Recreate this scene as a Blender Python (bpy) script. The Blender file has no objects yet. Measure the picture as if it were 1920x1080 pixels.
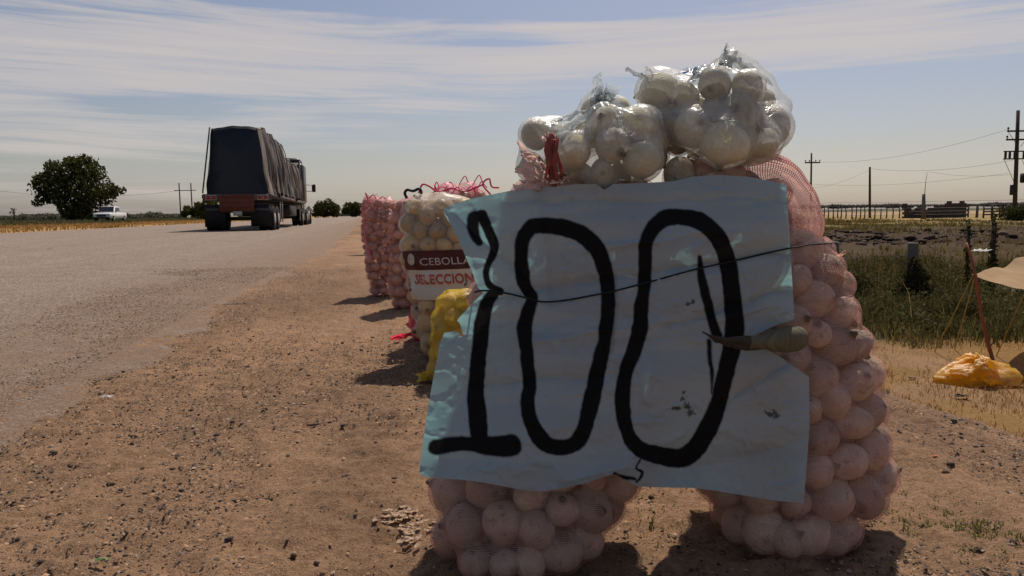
import bpy, math, random
import numpy as np
from mathutils import Vector, Matrix
from mathutils.geometry import tessellate_polygon

random.seed(7)
rng = np.random.default_rng(11)
R = math.radians

# ------------------------------------------------------------------ camera
scene = bpy.context.scene
col = scene.collection
H_CAM, F_PX = 0.60, 1400.0
CAM = Vector((0, 0, H_CAM))
ROT = Matrix.Rotation(R(90 - 5.71), 3, 'X') @ Matrix.Rotation(R(-0.66), 3, 'Z')
cam_data = bpy.data.cameras.new('camera')
cam_data.sensor_width = 36.0
cam_data.lens = F_PX / 1920 * 36.0
cam_data.clip_start, cam_data.clip_end = 0.02, 8000
camera = bpy.data.objects.new('camera', cam_data)
camera.matrix_world = Matrix.Translation(CAM) @ ROT.to_4x4()
col.objects.link(camera)
scene.camera = camera

# ------------------------------------------------------------------ exposure
vs = scene.view_settings
scene.display_settings.display_device = 'sRGB'
vs.view_transform, vs.look, vs.exposure, vs.gamma = 'Standard', 'None', 0.0, 1.0
vs.use_curve_mapping = False
scene.cycles.max_bounces = 10
scene.cycles.transparent_max_bounces = 24
scene.cycles.caustics_reflective = False
scene.cycles.caustics_refractive = False
scene.cycles.sample_clamp_indirect = 4.0

# ------------------------------------------------------------------ sun and sky
SHADOW = Vector((-0.22, -0.62, -1.0))          # where one metre of height throws its shadow
to_sun = (-SHADOW).normalized()
SUN_EL = math.asin(to_sun.z)
SUN_AZ = math.atan2(to_sun.x, to_sun.y)
sun = bpy.data.lights.new('sun', 'SUN')
sun.energy, sun.angle, sun.color = 4.2, R(0.53), (1.0, 0.90, 0.78)
sun_o = bpy.data.objects.new('sun', sun)
sun_o.rotation_euler = SHADOW.to_track_quat('-Z', 'Y').to_euler()
sun_o.location = (2, 8, 14)
col.objects.link(sun_o)

world = bpy.data.worlds.new('World')
scene.world = world
world.use_nodes = True
wt = world.node_tree
wt.nodes.clear()


class NT:
    """short-hand for building node trees"""
    def __init__(s, t):
        s.t, s.n, s.l = t, t.nodes, t.links

    def new(s, typ, ins=None, **kw):
        nd = s.n.new(typ)
        for k, v in kw.items():
            setattr(nd, k, v)
        for k, v in (ins or {}).items():
            if isinstance(v, bpy.types.NodeSocket):
                s.l.new(v, nd.inputs[k])
            else:
                nd.inputs[k].default_value = v
        return nd

    def m(s, op, a, b=0.0, c=0.0, clamp=False):
        nd = s.n.new('ShaderNodeMath')
        nd.operation, nd.use_clamp = op, clamp
        for i, v in enumerate((a, b, c)):
            if isinstance(v, bpy.types.NodeSocket):
                s.l.new(v, nd.inputs[i])
            else:
                nd.inputs[i].default_value = v
        return nd.outputs[0]

    def mix(s, f, a, b, mode='MIX'):
        nd = s.n.new('ShaderNodeMix')
        nd.data_type, nd.blend_type = 'RGBA', mode
        for k, v in ((0, f), (6, a), (7, b)):
            if isinstance(v, bpy.types.NodeSocket):
                s.l.new(v, nd.inputs[k])
            elif k == 0:
                nd.inputs[0].default_value = v
            else:
                nd.inputs[k].default_value = (*v[:3], 1)
        return nd.outputs[2]

    def ramp(s, f, stops, interp='LINEAR'):
        nd = s.n.new('ShaderNodeValToRGB')
        nd.color_ramp.interpolation = interp
        els = nd.color_ramp.elements
        while len(els) < len(stops):
            els.new(0.5)
        for e, (p, c) in zip(els, stops):
            e.position = p
            e.color = (*c[:3], 1) if isinstance(c, (tuple, list)) else (c, c, c, 1)
        s.l.new(f, nd.inputs[0])
        return nd.outputs[0]

    def noise(s, vec, scale, detail=4, rough=0.55, dist=0.0):
        return s.new('ShaderNodeTexNoise', {'Vector': vec, 'Scale': scale, 'Detail': detail,
                                            'Roughness': rough, 'Distortion': dist}).outputs[0]


w = NT(wt)
sky = w.new('ShaderNodeTexSky', sky_type='NISHITA', sun_disc=False, sun_elevation=SUN_EL, sun_rotation=SUN_AZ,
            air_density=1.0, dust_density=1.2, ozone_density=2.0, altitude=0)
tc = w.new('ShaderNodeTexCoord')
sep = w.new('ShaderNodeSeparateXYZ', {0: tc.outputs['Generated']})
az = w.m('ARCTAN2', sep.outputs[0], sep.outputs[1])              # azimuth, right of +Y positive
el = w.m('ARCSINE', sep.outputs[2])
# cirrus: long thin streaks, slightly warped
cvec = w.new('ShaderNodeCombineXYZ', {0: w.m('MULTIPLY', az, 3.0), 1: w.m('MULTIPLY', w.m('ADD', el, w.m('MULTIPLY', az, 0.012)), 26.0), 2: 3.1}).outputs[0]
warp = w.new('ShaderNodeTexNoise', {'Vector': cvec, 'Scale': 0.5, 'Detail': 2.0})
wv = w.new('ShaderNodeVectorMath', {0: cvec, 1: w.new('ShaderNodeVectorMath', {0: warp.outputs['Color'], 'Scale': 1.5}, operation='SCALE').outputs[0]}, operation='ADD').outputs[0]
n1 = w.noise(wv, 0.62, 7, 0.62)
svec = w.new('ShaderNodeVectorMath', {0: wv, 1: (1.1, 4.6, 1)}, operation='MULTIPLY').outputs[0]
n2 = w.noise(svec, 0.8, 6, 0.65)


def blob(a0, e0, sa, se):
    da = w.m('DIVIDE', w.m('SUBTRACT', az, R(a0)), R(sa))
    de = w.m('DIVIDE', w.m('SUBTRACT', el, R(e0)), R(se))
    return w.m('EXPONENT', w.m('MULTIPLY', w.m('ADD', w.m('MULTIPLY', da, da), w.m('MULTIPLY', de, de)), -1.0))


cover = 0.0
for (a0, e0, sa, se, g) in [(-24, 12.0, 15, 1.5, .26), (-18, 9.3, 22, 2.0, .24), (-30, 6.0, 13, 2.0, .16), (2, 11.2, 12, 1.1, .26),
                            (18, 12.0, 13, 1.1, .25), (30, 10.9, 14, 1.0, .24), (5, 13.5, 9, .3, .30), (-30, 14.2, 10, .55, .22), (34, 13.4, 8, .4, .22), (-13, 14.2, 4, .25, .14), (-3, 8.1, 10, .6, .16),
                            (-10, 5.2, 10, .8, .10)]:
    cover = w.m('ADD', cover, w.m('MULTIPLY', blob(a0, e0, sa, se), g * .80))
for (a0, e0, sa, se, g) in [(-8, 14.6, 7, .6, -.10), (-14, 10.6, 9, .35, -.10), (-22, 8.2, 12, .4, -.10), (-4, 15.5, 22, 1.0, -.25), (0, 12.4, 3.5, .6, -.10), (16, 6.5, 22, 2.2, -.16), (-25, 7.4, 5, .7, -.2)]:
    cover = w.m('ADD', cover, w.m('MULTIPLY', blob(a0, e0, sa, se), g))
dens = w.m('ADD', w.m('ADD', w.m('MULTIPLY', n1, 0.50), w.m('MULTIPLY', n2, 0.50)), cover)
cl = w.ramp(dens, [(0.51, 0.0), (0.57, 0.30), (0.65, 0.75), (0.78, 1.0)])
lo = w.ramp(el, [(0.0, (.92, .92, 1.06)), (0.07, (.95, .83, .80)), (0.30, (1.04, .90, .87)), (1.0, (1.0, .92, .90))])
base = w.mix(1.0, sky.outputs[0], lo, 'MULTIPLY')
SKY_S = 0.085
cloudcol = w.new('ShaderNodeVectorMath', {0: (7.2, 6.55, 6.2)}, operation='SCALE')
cloudcol.inputs['Scale'].default_value = 1.0
skyc = w.mix(w.m('MULTIPLY', cl, 0.80), base, cloudcol.outputs[0])
bg = w.new('ShaderNodeBackground', {'Color': skyc, 'Strength': SKY_S})
wo = w.new('ShaderNodeOutputWorld', {0: bg.outputs[0]})


# ------------------------------------------------------------------ placing helpers
def ray(px, py):
    return (ROT @ Vector(((px - 960) / F_PX, -(py - 540) / F_PX, -1))).normalized()


def P(px, py, Y):
    d = ray(px, py)
    return CAM + d * (Y / d.y)


def G(px, py, z=0.0):
    d = ray(px, py)
    return CAM + d * ((z - H_CAM) / d.z)


_vp = ray(690, 403)
TH = math.atan2(_vp.x, _vp.y)                       # heading of the road (negative: to the left)
EV = Vector((math.sin(TH), math.cos(TH), 0))
EU = Vector((math.cos(TH), -math.sin(TH), 0))


def W(u, v, z=0.0):
    return EU * u + EV * v + Vector((0, 0, z))


def UV(p):
    return p.dot(EU), p.dot(EV)


# ------------------------------------------------------------------ numpy noise
_perm = rng.permutation(4096)
_val = rng.random(4096)


def _h(ix, iy):
    return _val[_perm[(_perm[ix & 4095] + iy) & 4095]]


def vnoise(x, y):
    x, y = np.asarray(x, float), np.asarray(y, float)
    ix, iy = np.floor(x).astype(int), np.floor(y).astype(int)
    fx, fy = x - ix, y - iy
    fx, fy = fx * fx * (3 - 2 * fx), fy * fy * (3 - 2 * fy)
    return ((_h(ix, iy) * (1 - fx) + _h(ix + 1, iy) * fx) * (1 - fy) + (_h(ix, iy + 1) * (1 - fx) + _h(ix + 1, iy + 1) * fx) * fy) * 2 - 1


def fbm(x, y, o=4, g=0.5):
    s, a = 0, 1
    for i in range(o):
        s = s + a * vnoise(x * 2 ** i + 17.3 * i, y * 2 ** i + 5.1 * i)
        a *= g
    return s


def sstep(a, b, x):
    t = np.clip((np.asarray(x, float) - a) / (b - a), 0, 1)
    return t * t * (3 - 2 * t)


# ------------------------------------------------------------------ mesh helpers
def mk(name, verts, faces, mat=None, parent=None, smooth=False, attrs=None, uv=None):
    """verts (n,3), faces (m,3|4) or list of arrays; links ONE mesh object"""
    me = bpy.data.meshes.new(name)
    verts = np.asarray(verts, np.float32).reshape(-1, 3)
    fl = faces if isinstance(faces, (list, tuple)) and len(faces) and isinstance(faces[0], np.ndarray) else [np.asarray(faces, np.int32)]
    loops = np.concatenate([f.reshape(-1) for f in fl]).astype(np.int32)
    sizes = np.concatenate([np.full(len(f), f.shape[1]) for f in fl])
    starts = np.concatenate([[0], np.cumsum(sizes)[:-1]]).astype(np.int32)
    me.vertices.add(len(verts))
    me.vertices.foreach_set('co', verts.ravel())
    me.loops.add(len(loops))
    me.loops.foreach_set('vertex_index', loops)
    me.polygons.add(len(sizes))
    me.polygons.foreach_set('loop_start', starts)
    me.update(calc_edges=True)
    me.validate()
    if smooth:
        me.polygons.foreach_set('use_smooth', np.ones(len(me.polygons), bool))
    for k, a in (attrs or {}).items():
        a = np.asarray(a, np.float32)
        if a.ndim == 1:
            at = me.attributes.new(k, 'FLOAT', 'POINT')
            at.data.foreach_set('value', a)
        else:
            at = me.attributes.new(k, 'FLOAT_COLOR', 'POINT')
            at.data.foreach_set('color', np.concatenate([a, np.ones((len(a), 1), np.float32)], 1).ravel())
    if uv is not None:
        lay = me.uv_layers.new(name='UVMap')
        lay.data.foreach_set('uv', np.asarray(uv, np.float32)[loops].ravel())
    if mat:
        me.materials.append(mat)
    return link(name, me, parent)


def link(name, me, parent=None, loc=None):
    o = bpy.data.objects.new(name, me)
    col.objects.link(o)
    if parent is not None:
        o.parent = parent
    if loc is not None:
        o.location = loc
    return o


def tag(o, label=None, cat=None, group=None, kind=None):
    for k, v in (('label', label), ('category', cat), ('group', group), ('kind', kind)):
        if v:
            o[k] = v
    return o


def empty(name, loc, rz, label, cat, group=None):
    o = bpy.data.objects.new(name, None)
    col.objects.link(o)
    o.location = loc
    o.rotation_euler = (0, 0, rz)
    o.empty_display_size = 0.1
    return tag(o, label, cat, group)


class MB:
    """collects simple solids into one mesh"""
    def __init__(s):
        s.v, s.f3, s.f4, s.n = [], [], [], 0

    def add(s, v, f):
        v = np.asarray(v, float).reshape(-1, 3)
        f = np.asarray(f, int)
        (s.f4 if f.shape[1] == 4 else s.f3).append(f + s.n)
        s.v.append(v)
        s.n += len(v)
        return s

    def box(s, c, d, rz=0, bev=0.0, taper=1.0):
        hx, hy, hz = d[0] / 2, d[1] / 2, d[2] / 2
        b = min(bev, hx * .9, hy * .9, hz * .9)
        if b <= 0:
            v = np.array([(x * (taper if z > 0 else 1), y * (taper if z > 0 else 1), z) for z in (-hz, hz) for (x, y) in ((-hx, -hy), (hx, -hy), (hx, hy), (-hx, hy))])
            f = [(0, 3, 2, 1), (4, 5, 6, 7), (0, 1, 5, 4), (1, 2, 6, 5), (2, 3, 7, 6), (3, 0, 4, 7)]
        else:
            rings = []
            for z, k in ((-hz, b), (-hz + b, 0), (hz - b, 0), (hz, b)):
                x, y = hx - k, hy - k
                c2 = b * .6
                rings += [(-x + c2, -y, z), (x - c2, -y, z), (x, -y + c2, z), (x, y - c2, z), (x - c2, y, z), (-x + c2, y, z), (-x, y - c2, z), (-x, -y + c2, z)]
            v = np.array(rings)
            f = [(r * 8 + i, r * 8 + (i + 1) % 8, (r + 1) * 8 + (i + 1) % 8, (r + 1) * 8 + i) for r in range(3) for i in range(8)]
            f += [(3, 2, 1, 0), (0, 7, 4, 3), (7, 6, 5, 4), (24, 25, 26, 27), (24, 27, 28, 31), (28, 29, 30, 31)]
        cr, sr = math.cos(rz), math.sin(rz)
        v = np.stack([v[:, 0] * cr - v[:, 1] * sr, v[:, 0] * sr + v[:, 1] * cr, v[:, 2]], 1) + np.array(c)
        return s.add(v, f)

    def tube(s, pts, rad, n=8, cap=True):
        pts = np.array([tuple(p) for p in pts], float)
        m = len(pts)
        rad = np.full(m, rad) if np.isscalar(rad) else np.asarray(rad, float)
        t = np.gradient(pts, axis=0)
        t /= np.linalg.norm(t, axis=1)[:, None] + 1e-12
        ref = np.array([0, 0, 1.0]) if abs(t[0][2]) < .8 else np.array([1.0, 0, 0])
        a = np.linspace(0, 2 * np.pi, n, endpoint=False)
        vs_ = []
        for i in range(m):
            x = np.cross(ref, t[i]); x /= np.linalg.norm(x) + 1e-12
            y = np.cross(t[i], x)
            ref = y
            ref = np.cross(t[i], x)
            vs_.append(pts[i] + rad[i] * (np.cos(a)[:, None] * x + np.sin(a)[:, None] * y))
            ref = np.cross(x, -t[i]) * -1 if False else y
        f = [(i * n + j, i * n + (j + 1) % n, (i + 1) * n + (j + 1) % n, (i + 1) * n + j) for i in range(m - 1) for j in range(n)]
        v = np.concatenate(vs_)
        if cap:
            v = np.concatenate([v, pts[:1], pts[-1:]])
            c0, c1 = m * n, m * n + 1
            s.add(v, f)
            base = s.n - len(v)
            tri = [(c0, (j + 1) % n, j) for j in range(n)] + [(c1, (m - 1) * n + j, (m - 1) * n + (j + 1) % n) for j in range(n)]
            s.f3.append(np.array(tri) + base)
            return s
        return s.add(v, f)

    def cyl(s, a, b, r, n=16, r2=None):
        return s.tube([a, b], [r, r if r2 is None else r2], n)

    def quad(s, a, b, c, d):
        return s.add([a, b, c, d], [(0, 1, 2, 3)])

    def build(s, name, mat, parent=None, smooth=False, attrs=None):
        fl = []
        if s.f4: fl.append(np.concatenate(s.f4))
        if s.f3: fl.append(np.concatenate(s.f3))
        return mk(name, np.concatenate(s.v), fl, mat, parent, smooth, attrs)


def curve_pts(ctrl, n):
    """Catmull-Rom through control points"""
    c = np.array([tuple(p) for p in ctrl], float)
    c = np.vstack([2 * c[0] - c[1], c, 2 * c[-1] - c[-2]])
    out = []
    segs = len(c) - 3
    for t in np.linspace(0, segs - 1e-9, n):
        i = int(t); f = t - i
        p0, p1, p2, p3 = c[i:i + 4]
        out.append(.5 * ((2 * p1) + (p2 - p0) * f + (2 * p0 - 5 * p1 + 4 * p2 - p3) * f * f + (3 * p1 - p0 - 3 * p2 + p3) * f ** 3))
    return np.array(out)


# ------------------------------------------------------------------ materials
def mat(name, colour=(.5, .5, .5), rough=.8, spec=.3, metal=0.0, var=0.0, vscale=6.0, bump=0.0, bscale=40.0, trans=0.0, attr=None, obj_rand=0.0):
    """diffuse/glossy surface with noise colour variation, optional bump, translucency and vertex colour"""
    m = bpy.data.materials.new(name)
    m.use_nodes = True
    m.node_tree.nodes.clear()
    t = NT(m.node_tree)
    co = t.new('ShaderNodeTexCoord').outputs['Object']
    if attr:
        c = t.new('ShaderNodeAttribute', attribute_name=attr).outputs['Color']
    else:
        c = t.new('ShaderNodeRGB'); c.outputs[0].default_value = (*colour, 1); c = c.outputs[0]
    if var:
        n = t.noise(co, vscale, 5, .6)
        f = t.m('ADD', t.m('MULTIPLY', t.m('SUBTRACT', n, .5), var * 2.2), 1.0)
        c = t.mix(1.0, c, t.new('ShaderNodeCombineColor', {0: f, 1: f, 2: f}).outputs[0], 'MULTIPLY')
    if obj_rand:
        rnd = t.new('ShaderNodeObjectInfo').outputs['Random']
        f = t.m('ADD', t.m('MULTIPLY', t.m('SUBTRACT', rnd, .5), obj_rand * 2), 1.0)
        c = t.mix(1.0, c, t.new('ShaderNodeCombineColor', {0: f, 1: f, 2: f}).outputs[0], 'MULTIPLY')
    p = t.new('ShaderNodeBsdfPrincipled', {'Base Color': c, 'Roughness': rough, 'Specular IOR Level': spec, 'Metallic': metal})
    if bump:
        b = t.new('ShaderNodeBump', {'Strength': 1.0, 'Distance': bump, 'Height': t.noise(co, bscale, 6, .6)})
        t.l.new(b.outputs[0], p.inputs['Normal'])
    sh = p.outputs[0]
    if trans:
        tr = t.new('ShaderNodeBsdfTranslucent', {'Color': c})
        sh = t.new('ShaderNodeMixShader', {0: trans, 1: sh, 2: tr.outputs[0]}).outputs[0]
    t.new('ShaderNodeOutputMaterial', {0: sh})
    m['tree'] = 1
    return m


def net_mat(name, colour, cover=.5, pitch=1.0, trans=.45):
    """woven net: threads on a grid laid in the UVs (one UV unit = one mesh), holes really transparent"""
    m = bpy.data.materials.new(name)
    m.use_nodes = True
    m.node_tree.nodes.clear()
    t = NT(m.node_tree)
    uv = t.new('ShaderNodeTexCoord').outputs['UV']
    s = t.new('ShaderNodeSeparateXYZ', {0: uv})
    fx = t.m('PINGPONG', t.m('MULTIPLY', s.outputs[0], pitch * 2), 1.0)
    fy = t.m('PINGPONG', t.m('MULTIPLY', s.outputs[1], pitch * 2), 1.0)
    th = 1 - math.sqrt(1 - cover)
    lx = t.m('LESS_THAN', fx, th)
    ly = t.m('LESS_THAN', fy, th)
    thread = t.m('MAXIMUM', lx, ly)
    n = t.noise(t.new('ShaderNodeTexCoord').outputs['Object'], 9, 4, .6)
    c = t.mix(n, tuple(k * .75 for k in colour), tuple(min(1, k * 1.2) for k in colour))
    d = t.new('ShaderNodeBsdfDiffuse', {'Color': c})
    tr = t.new('ShaderNodeBsdfTranslucent', {'Color': c})
    gl = t.new('ShaderNodeBsdfGlossy', {'Color': (1, .95, .93, 1), 'Roughness': .38})
    a = t.new('ShaderNodeMixShader', {0: trans, 1: d.outputs[0], 2: tr.outputs[0]})
    a = t.new('ShaderNodeMixShader', {0: .06, 1: a.outputs[0], 2: gl.outputs[0]})
    tp = t.new('ShaderNodeBsdfTransparent')
    mx = t.new('ShaderNodeMixShader', {0: thread, 1: tp.outputs[0], 2: a.outputs[0]})
    t.new('ShaderNodeOutputMaterial', {0: mx.outputs[0]})
    return m


def film_mat(name, tint=(.93, .97, .98), milk=.25, gloss=.22, rough=.16, bump=.004, bscale=22.0, milkcol=(.8, .88, .9)):
    """thin clear or tinted plastic film with wrinkles"""
    m = bpy.data.materials.new(name)
    m.use_nodes = True
    m.node_tree.nodes.clear()
    t = NT(m.node_tree)
    co = t.new('ShaderNodeTexCoord').outputs['Object']
    nz = t.noise(co, bscale, 5, .65, 1.6)
    ridge = t.m('ABSOLUTE', t.m('SUBTRACT', nz, .5))
    b = t.new('ShaderNodeBump', {'Strength': 1.0, 'Distance': bump, 'Height': t.m('SQRT', ridge)})
    d = t.new('ShaderNodeBsdfDiffuse', {'Color': (*milkcol, 1), 'Normal': b.outputs[0]})
    tr = t.new('ShaderNodeBsdfTranslucent', {'Color': (*milkcol, 1), 'Normal': b.outputs[0]})
    dm = t.new('ShaderNodeMixShader', {0: .55, 1: d.outputs[0], 2: tr.outputs[0]})
    tp = t.new('ShaderNodeBsdfTransparent', {'Color': (*tint, 1)})
    lw = t.new('ShaderNodeLayerWeight', {'Blend': .35})
    fac = t.m('ADD', t.m('MULTIPLY', lw.outputs['Facing'], .35), milk, clamp=True)
    a = t.new('ShaderNodeMixShader', {0: fac, 1: tp.outputs[0], 2: dm.outputs[0]})
    gl = t.new('ShaderNodeBsdfGlossy', {'Color': (1, 1, 1, 1), 'Roughness': rough, 'Normal': b.outputs[0]})
    fr = t.new('ShaderNodeFresnel', {'IOR': 1.45, 'Normal': b.outputs[0]})
    g = t.m('ADD', t.m('MULTIPLY', fr.outputs[0], .07), gloss * .3, clamp=True)
    mx = t.new('ShaderNodeMixShader', {0: g, 1: a.outputs[0], 2: gl.outputs[0]})
    t.new('ShaderNodeOutputMaterial', {0: mx.outputs[0]})
    return m


# ------------------------------------------------------------------ terrain
def Hgt(u, v):
    """ground height in road coordinates"""
    u, v = np.asarray(u, float), np.asarray(v, float)
    lump = fbm(u * 1.7, v * 1.7, 3) * .012
    edge = 1.52 + .10 * vnoise(v * .8, 3.3)
    far = sstep(30, 60, v + .3 * u)
    z = lump + .02 * sstep(1.0, 1.5, u) * sstep(0, .5, 1.6 - u)
    z = z * sstep(-.9, -.2, u)                                   # flat under the road
    drop = sstep(edge, edge + 1.15, u)
    z = z - drop * (.43 - .12 * far) + drop * fbm(u * .6, v * .6, 3) * .05
    # dug, lumpy earth beyond the weeds
    dug = sstep(11.5, 14.5, v) * (1 - sstep(26, 34, v)) * sstep(5, 6.5, u)
    z = z + dug * (np.abs(fbm(u * .9, v * .55, 4, .6)) * .20 - .04)
    left = sstep(-15.2, -19.0, u)
    left = 1 - sstep(-19.0, -15.2, u)
    z = z + left * (.10 + .10 * (1 - sstep(-40, -22, u)) + fbm(u * .15, v * .06, 2) * .04)
    return z


def axis(lo, hi, step, grow_lo, end_lo, grow_hi, end_hi, maxstep=60):
    a = list(np.arange(lo, hi + 1e-6, step))
    s = step
    while a[-1] < end_hi:
        s = min(s * grow_hi, maxstep if a[-1] > 100 else s * grow_hi)
        a.append(a[-1] + s)
    s = step
    while a[0] > end_lo:
        s = s * grow_lo
        a.insert(0, a[0] - s)
    return np.array(a)


us = axis(-1.7, 2.1, .014, 1.05, -2500, 1.035, 2500, 120)
vs_ = axis(.85, 3.4, .014, 1.3, -40, 1.018, 4500, 160)
U, V = np.meshgrid(us, vs_)
near = (1 - sstep(3.0, 9.0, V)) * sstep(-2.4, -1.2, U) * (1 - sstep(1.9, 2.6, U))
Z = Hgt(U, V)
micro = (np.abs(fbm(U * 9, V * 12, 4, .6)) * -.012 + fbm(U * 24, V * 30, 3, .7) * .0058 + np.maximum(0, fbm(U * 20 + 7, V * 20, 2) - .55) * .016)
rut = -.008 * np.exp(-((U + .45 + .12 * vnoise(V * .5, 9)) / .10) ** 2) - .007 * np.exp(-((U - .02 + .10 * vnoise(V * .4, 19)) / .09) ** 2) + .010 * fbm(U * 5, V * 1.6, 3)
Z = Z + near * (micro + rut)
EUa, EVa = np.array(EU), np.array(EV)
gv = (U[..., None] * EUa + V[..., None] * EVa)
gv[..., 2] = Z
# ground-cover colour by zone (what grows or lies there)
zx = fbm(U * .5, V * .5, 3)
dirt = np.array([.31, .190, .115])
dirt2 = np.array([.21, .130, .080])
straw = np.array([.25, .145, .050])
green = np.array([.065, .062, .022])
olive = np.array([.15, .115, .042])
brown = np.array([.050, .029, .018])
tan = np.array([.42, .30, .17])
C = dirt + (dirt2 - dirt) * np.clip(.5 + .55 * zx + .55 * fbm(U * 3.2, V * .8 + 77, 4, .6), 0, 1)[..., None]


def blend(C, f, c):
    f = np.clip(f, 0, 1)[..., None]
    return C * (1 - f) + c * f


r1 = sstep(1.75, 2.2, U + .12 * fbm(U * 3, V * 3, 3))
C = blend(C, r1 * .85, straw)
C = blend(C, r1 * sstep(.1, .5, fbm(U * 1.1 + 40, V * 1.1, 3)) * .6, dirt)
C = blend(C, r1 * sstep(4.6, 5.6, V + .5 * zx), green)
C = blend(C, r1 * sstep(10, 13, V + 1.5 * zx), olive * .7)
C = blend(C, sstep(10.5, 12.5, V) * (1 - sstep(30, 40, V)) * sstep(2.5, 4, U) * np.clip(.95 + .6 * fbm(U * .3, V * .5, 3), .72, 1), brown)
C = blend(C, sstep(34, 50, V) * sstep(2, 4, U), np.array([.27, .19, .075]))
C = blend(C, sstep(85, 110, V) * sstep(2, 4, U), tan * .8)
C = blend(C, sstep(240, 300, V) * sstep(2, 4, U), np.array([.07, .075, .045]))
lf = 1 - sstep(-15.6, -14.9, U)
C = blend(C, lf, np.array([.40, .235, .085]))
C = blend(C, (1 - sstep(-27, -22, U + 2 * fbm(U * .1, V * .05, 2))), np.array([.10, .095, .045]))
nu, nv = len(us), len(vs_)
idx = np.arange(nu * nv).reshape(nv, nu)
fq = np.stack([idx[:-1, :-1], idx[:-1, 1:], idx[1:, 1:], idx[1:, :-1]], -1).reshape(-1, 4)

m_ground = bpy.data.materials.new('roadside_earth')
m_ground.use_nodes = True
m_ground.node_tree.nodes.clear()
t = NT(m_ground.node_tree)
co = t.new('ShaderNodeTexCoord').outputs['Object']
c = t.new('ShaderNodeAttribute', attribute_name='cover').outputs['Color']
na = t.noise(co, 60, 6, .7)
nb = t.noise(co, 260, 4, .7)
nc = t.noise(co, 5, 5, .6)
f = t.m('ADD', t.m('ADD', t.m('MULTIPLY', t.m('SUBTRACT', na, .5), 1.5), t.m('MULTIPLY', t.m('SUBTRACT', nb, .5), 1.6)), t.m('ADD', t.m('MULTIPLY', t.m('SUBTRACT', nc, .5), .7), 1.0))
c = t.mix(1.0, c, t.new('ShaderNodeCombineColor', {0: f, 1: f, 2: t.m('MULTIPLY', f, .99)}).outputs[0], 'MULTIPLY')
vor = t.new('ShaderNodeTexVoronoi', {'Vector': co, 'Scale': 95.0})
grit = t.m('LESS_THAN', vor.outputs['Distance'], .22)
sel = t.m('GREATER_THAN', t.new('ShaderNodeSeparateColor', {0: vor.outputs['Color']}).outputs[0], .45)
grit = t.m('MULTIPLY', grit, sel)
gc = t.mix(t.new('ShaderNodeSeparateColor', {0: vor.outputs['Color']}).outputs[1], (.045, .032, .026), (.26, .18, .13))
c = t.mix(t.m('MULTIPLY', grit, .8), c, gc)
hgt = t.m('ADD', t.m('ADD', t.m('MULTIPLY', na, .8), t.m('MULTIPLY', nb, .5)), t.m('MULTIPLY', grit, .7))
b = t.new('ShaderNodeBump', {'Strength': 1.0, 'Distance': .011, 'Height': hgt})
p = t.new('ShaderNodeBsdfPrincipled', {'Base Color': c, 'Roughness': .95, 'Specular IOR Level': .12, 'Normal': b.outputs[0]})
t.new('ShaderNodeOutputMaterial', {0: p.outputs[0]})
ground = mk('ground', gv.reshape(-1, 3), fq, m_ground, smooth=True, attrs={'cover': C.reshape(-1, 3)})
tag(ground, kind='structure')

# ------------------------------------------------------------------ road
ru = np.concatenate([[0, .02, .05, .1, .16, .24, .34, .46, .6, .8, 1.1, 1.5, 2, 2.6, 3.4, 4.4, 5.6, 7, 8.5, 10, 11.5, 13, 13.6, 14.0]])
rv = axis(.5, 12, .03, 1.4, -40, 1.03, 4200, 80)
RU, RV = np.meshgrid(ru, rv)
edge = -1.0 + .34 * sstep(3.5, 14, rv) + .07 * fbm(rv * 1.3, rv * 0 + 2, 4, .6) + .05 * np.maximum(0, vnoise(rv * 3.1, rv * 0 + 8)) * 2
UU = edge[:, None] - RU
UU[:, -1] = -14.95 + .12 * fbm(rv * .6, rv * 0 + 4, 3)
UU = np.maximum(UU, UU[:, -1:])
ZZ = np.where(RU < .01, -.008, .003 + .009 * sstep(0, .35, RU)) + .004 * fbm(UU * 2, RV * .8, 2) * (RU > .01) + .03 * sstep(0, 6, RU) * (1 - sstep(8, 14, RU)) * 1.2
rvv = UU[..., None] * EUa + RV[..., None] * EVa
rvv[..., 2] = ZZ
ri = np.arange(RU.size).reshape(RU.shape)
rf = np.stack([ri[:-1, :-1], ri[1:, :-1], ri[1:, 1:], ri[:-1, 1:]], -1).reshape(-1, 4)
m_road = bpy.data.materials.new('worn_asphalt')
m_road.use_nodes = True
m_road.node_tree.nodes.clear()
t = NT(m_road.node_tree)
co = t.new('ShaderNodeTexCoord').outputs['Object']
dst = t.new('ShaderNodeAttribute', attribute_name='inset').outputs['Fac']
vor = t.new('ShaderNodeTexVoronoi', {'Vector': co, 'Scale': 85.0})
vc = t.new('ShaderNodeSeparateColor', {0: vor.outputs['Color']})
agg = t.ramp(vc.outputs[0], [(0, (.045, .036, .032)), (.3, (.14, .112, .092)), (.6, (.27, .21, .168)), (1, (.48, .38, .30))])
nb = t.noise(co, 2.2, 6, .6)
lane = t.new('ShaderNodeVectorMath', {0: co, 1: tuple(EUa)}, operation='DOT_PRODUCT').outputs['Value']
lanen = t.noise(t.new('ShaderNodeCombineXYZ', {0: t.m('MULTIPLY', lane, .9), 1: 0.0, 2: 0.0}).outputs[0], 1.0, 4, .6)
f = t.m('ADD', t.m('ADD', t.m('MULTIPLY', t.m('SUBTRACT', nb, .5), .55), t.m('MULTIPLY', t.m('SUBTRACT', lanen, .5), .5)), 1.0)
c = t.mix(.25, agg, (.32, .25, .20))
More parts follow.
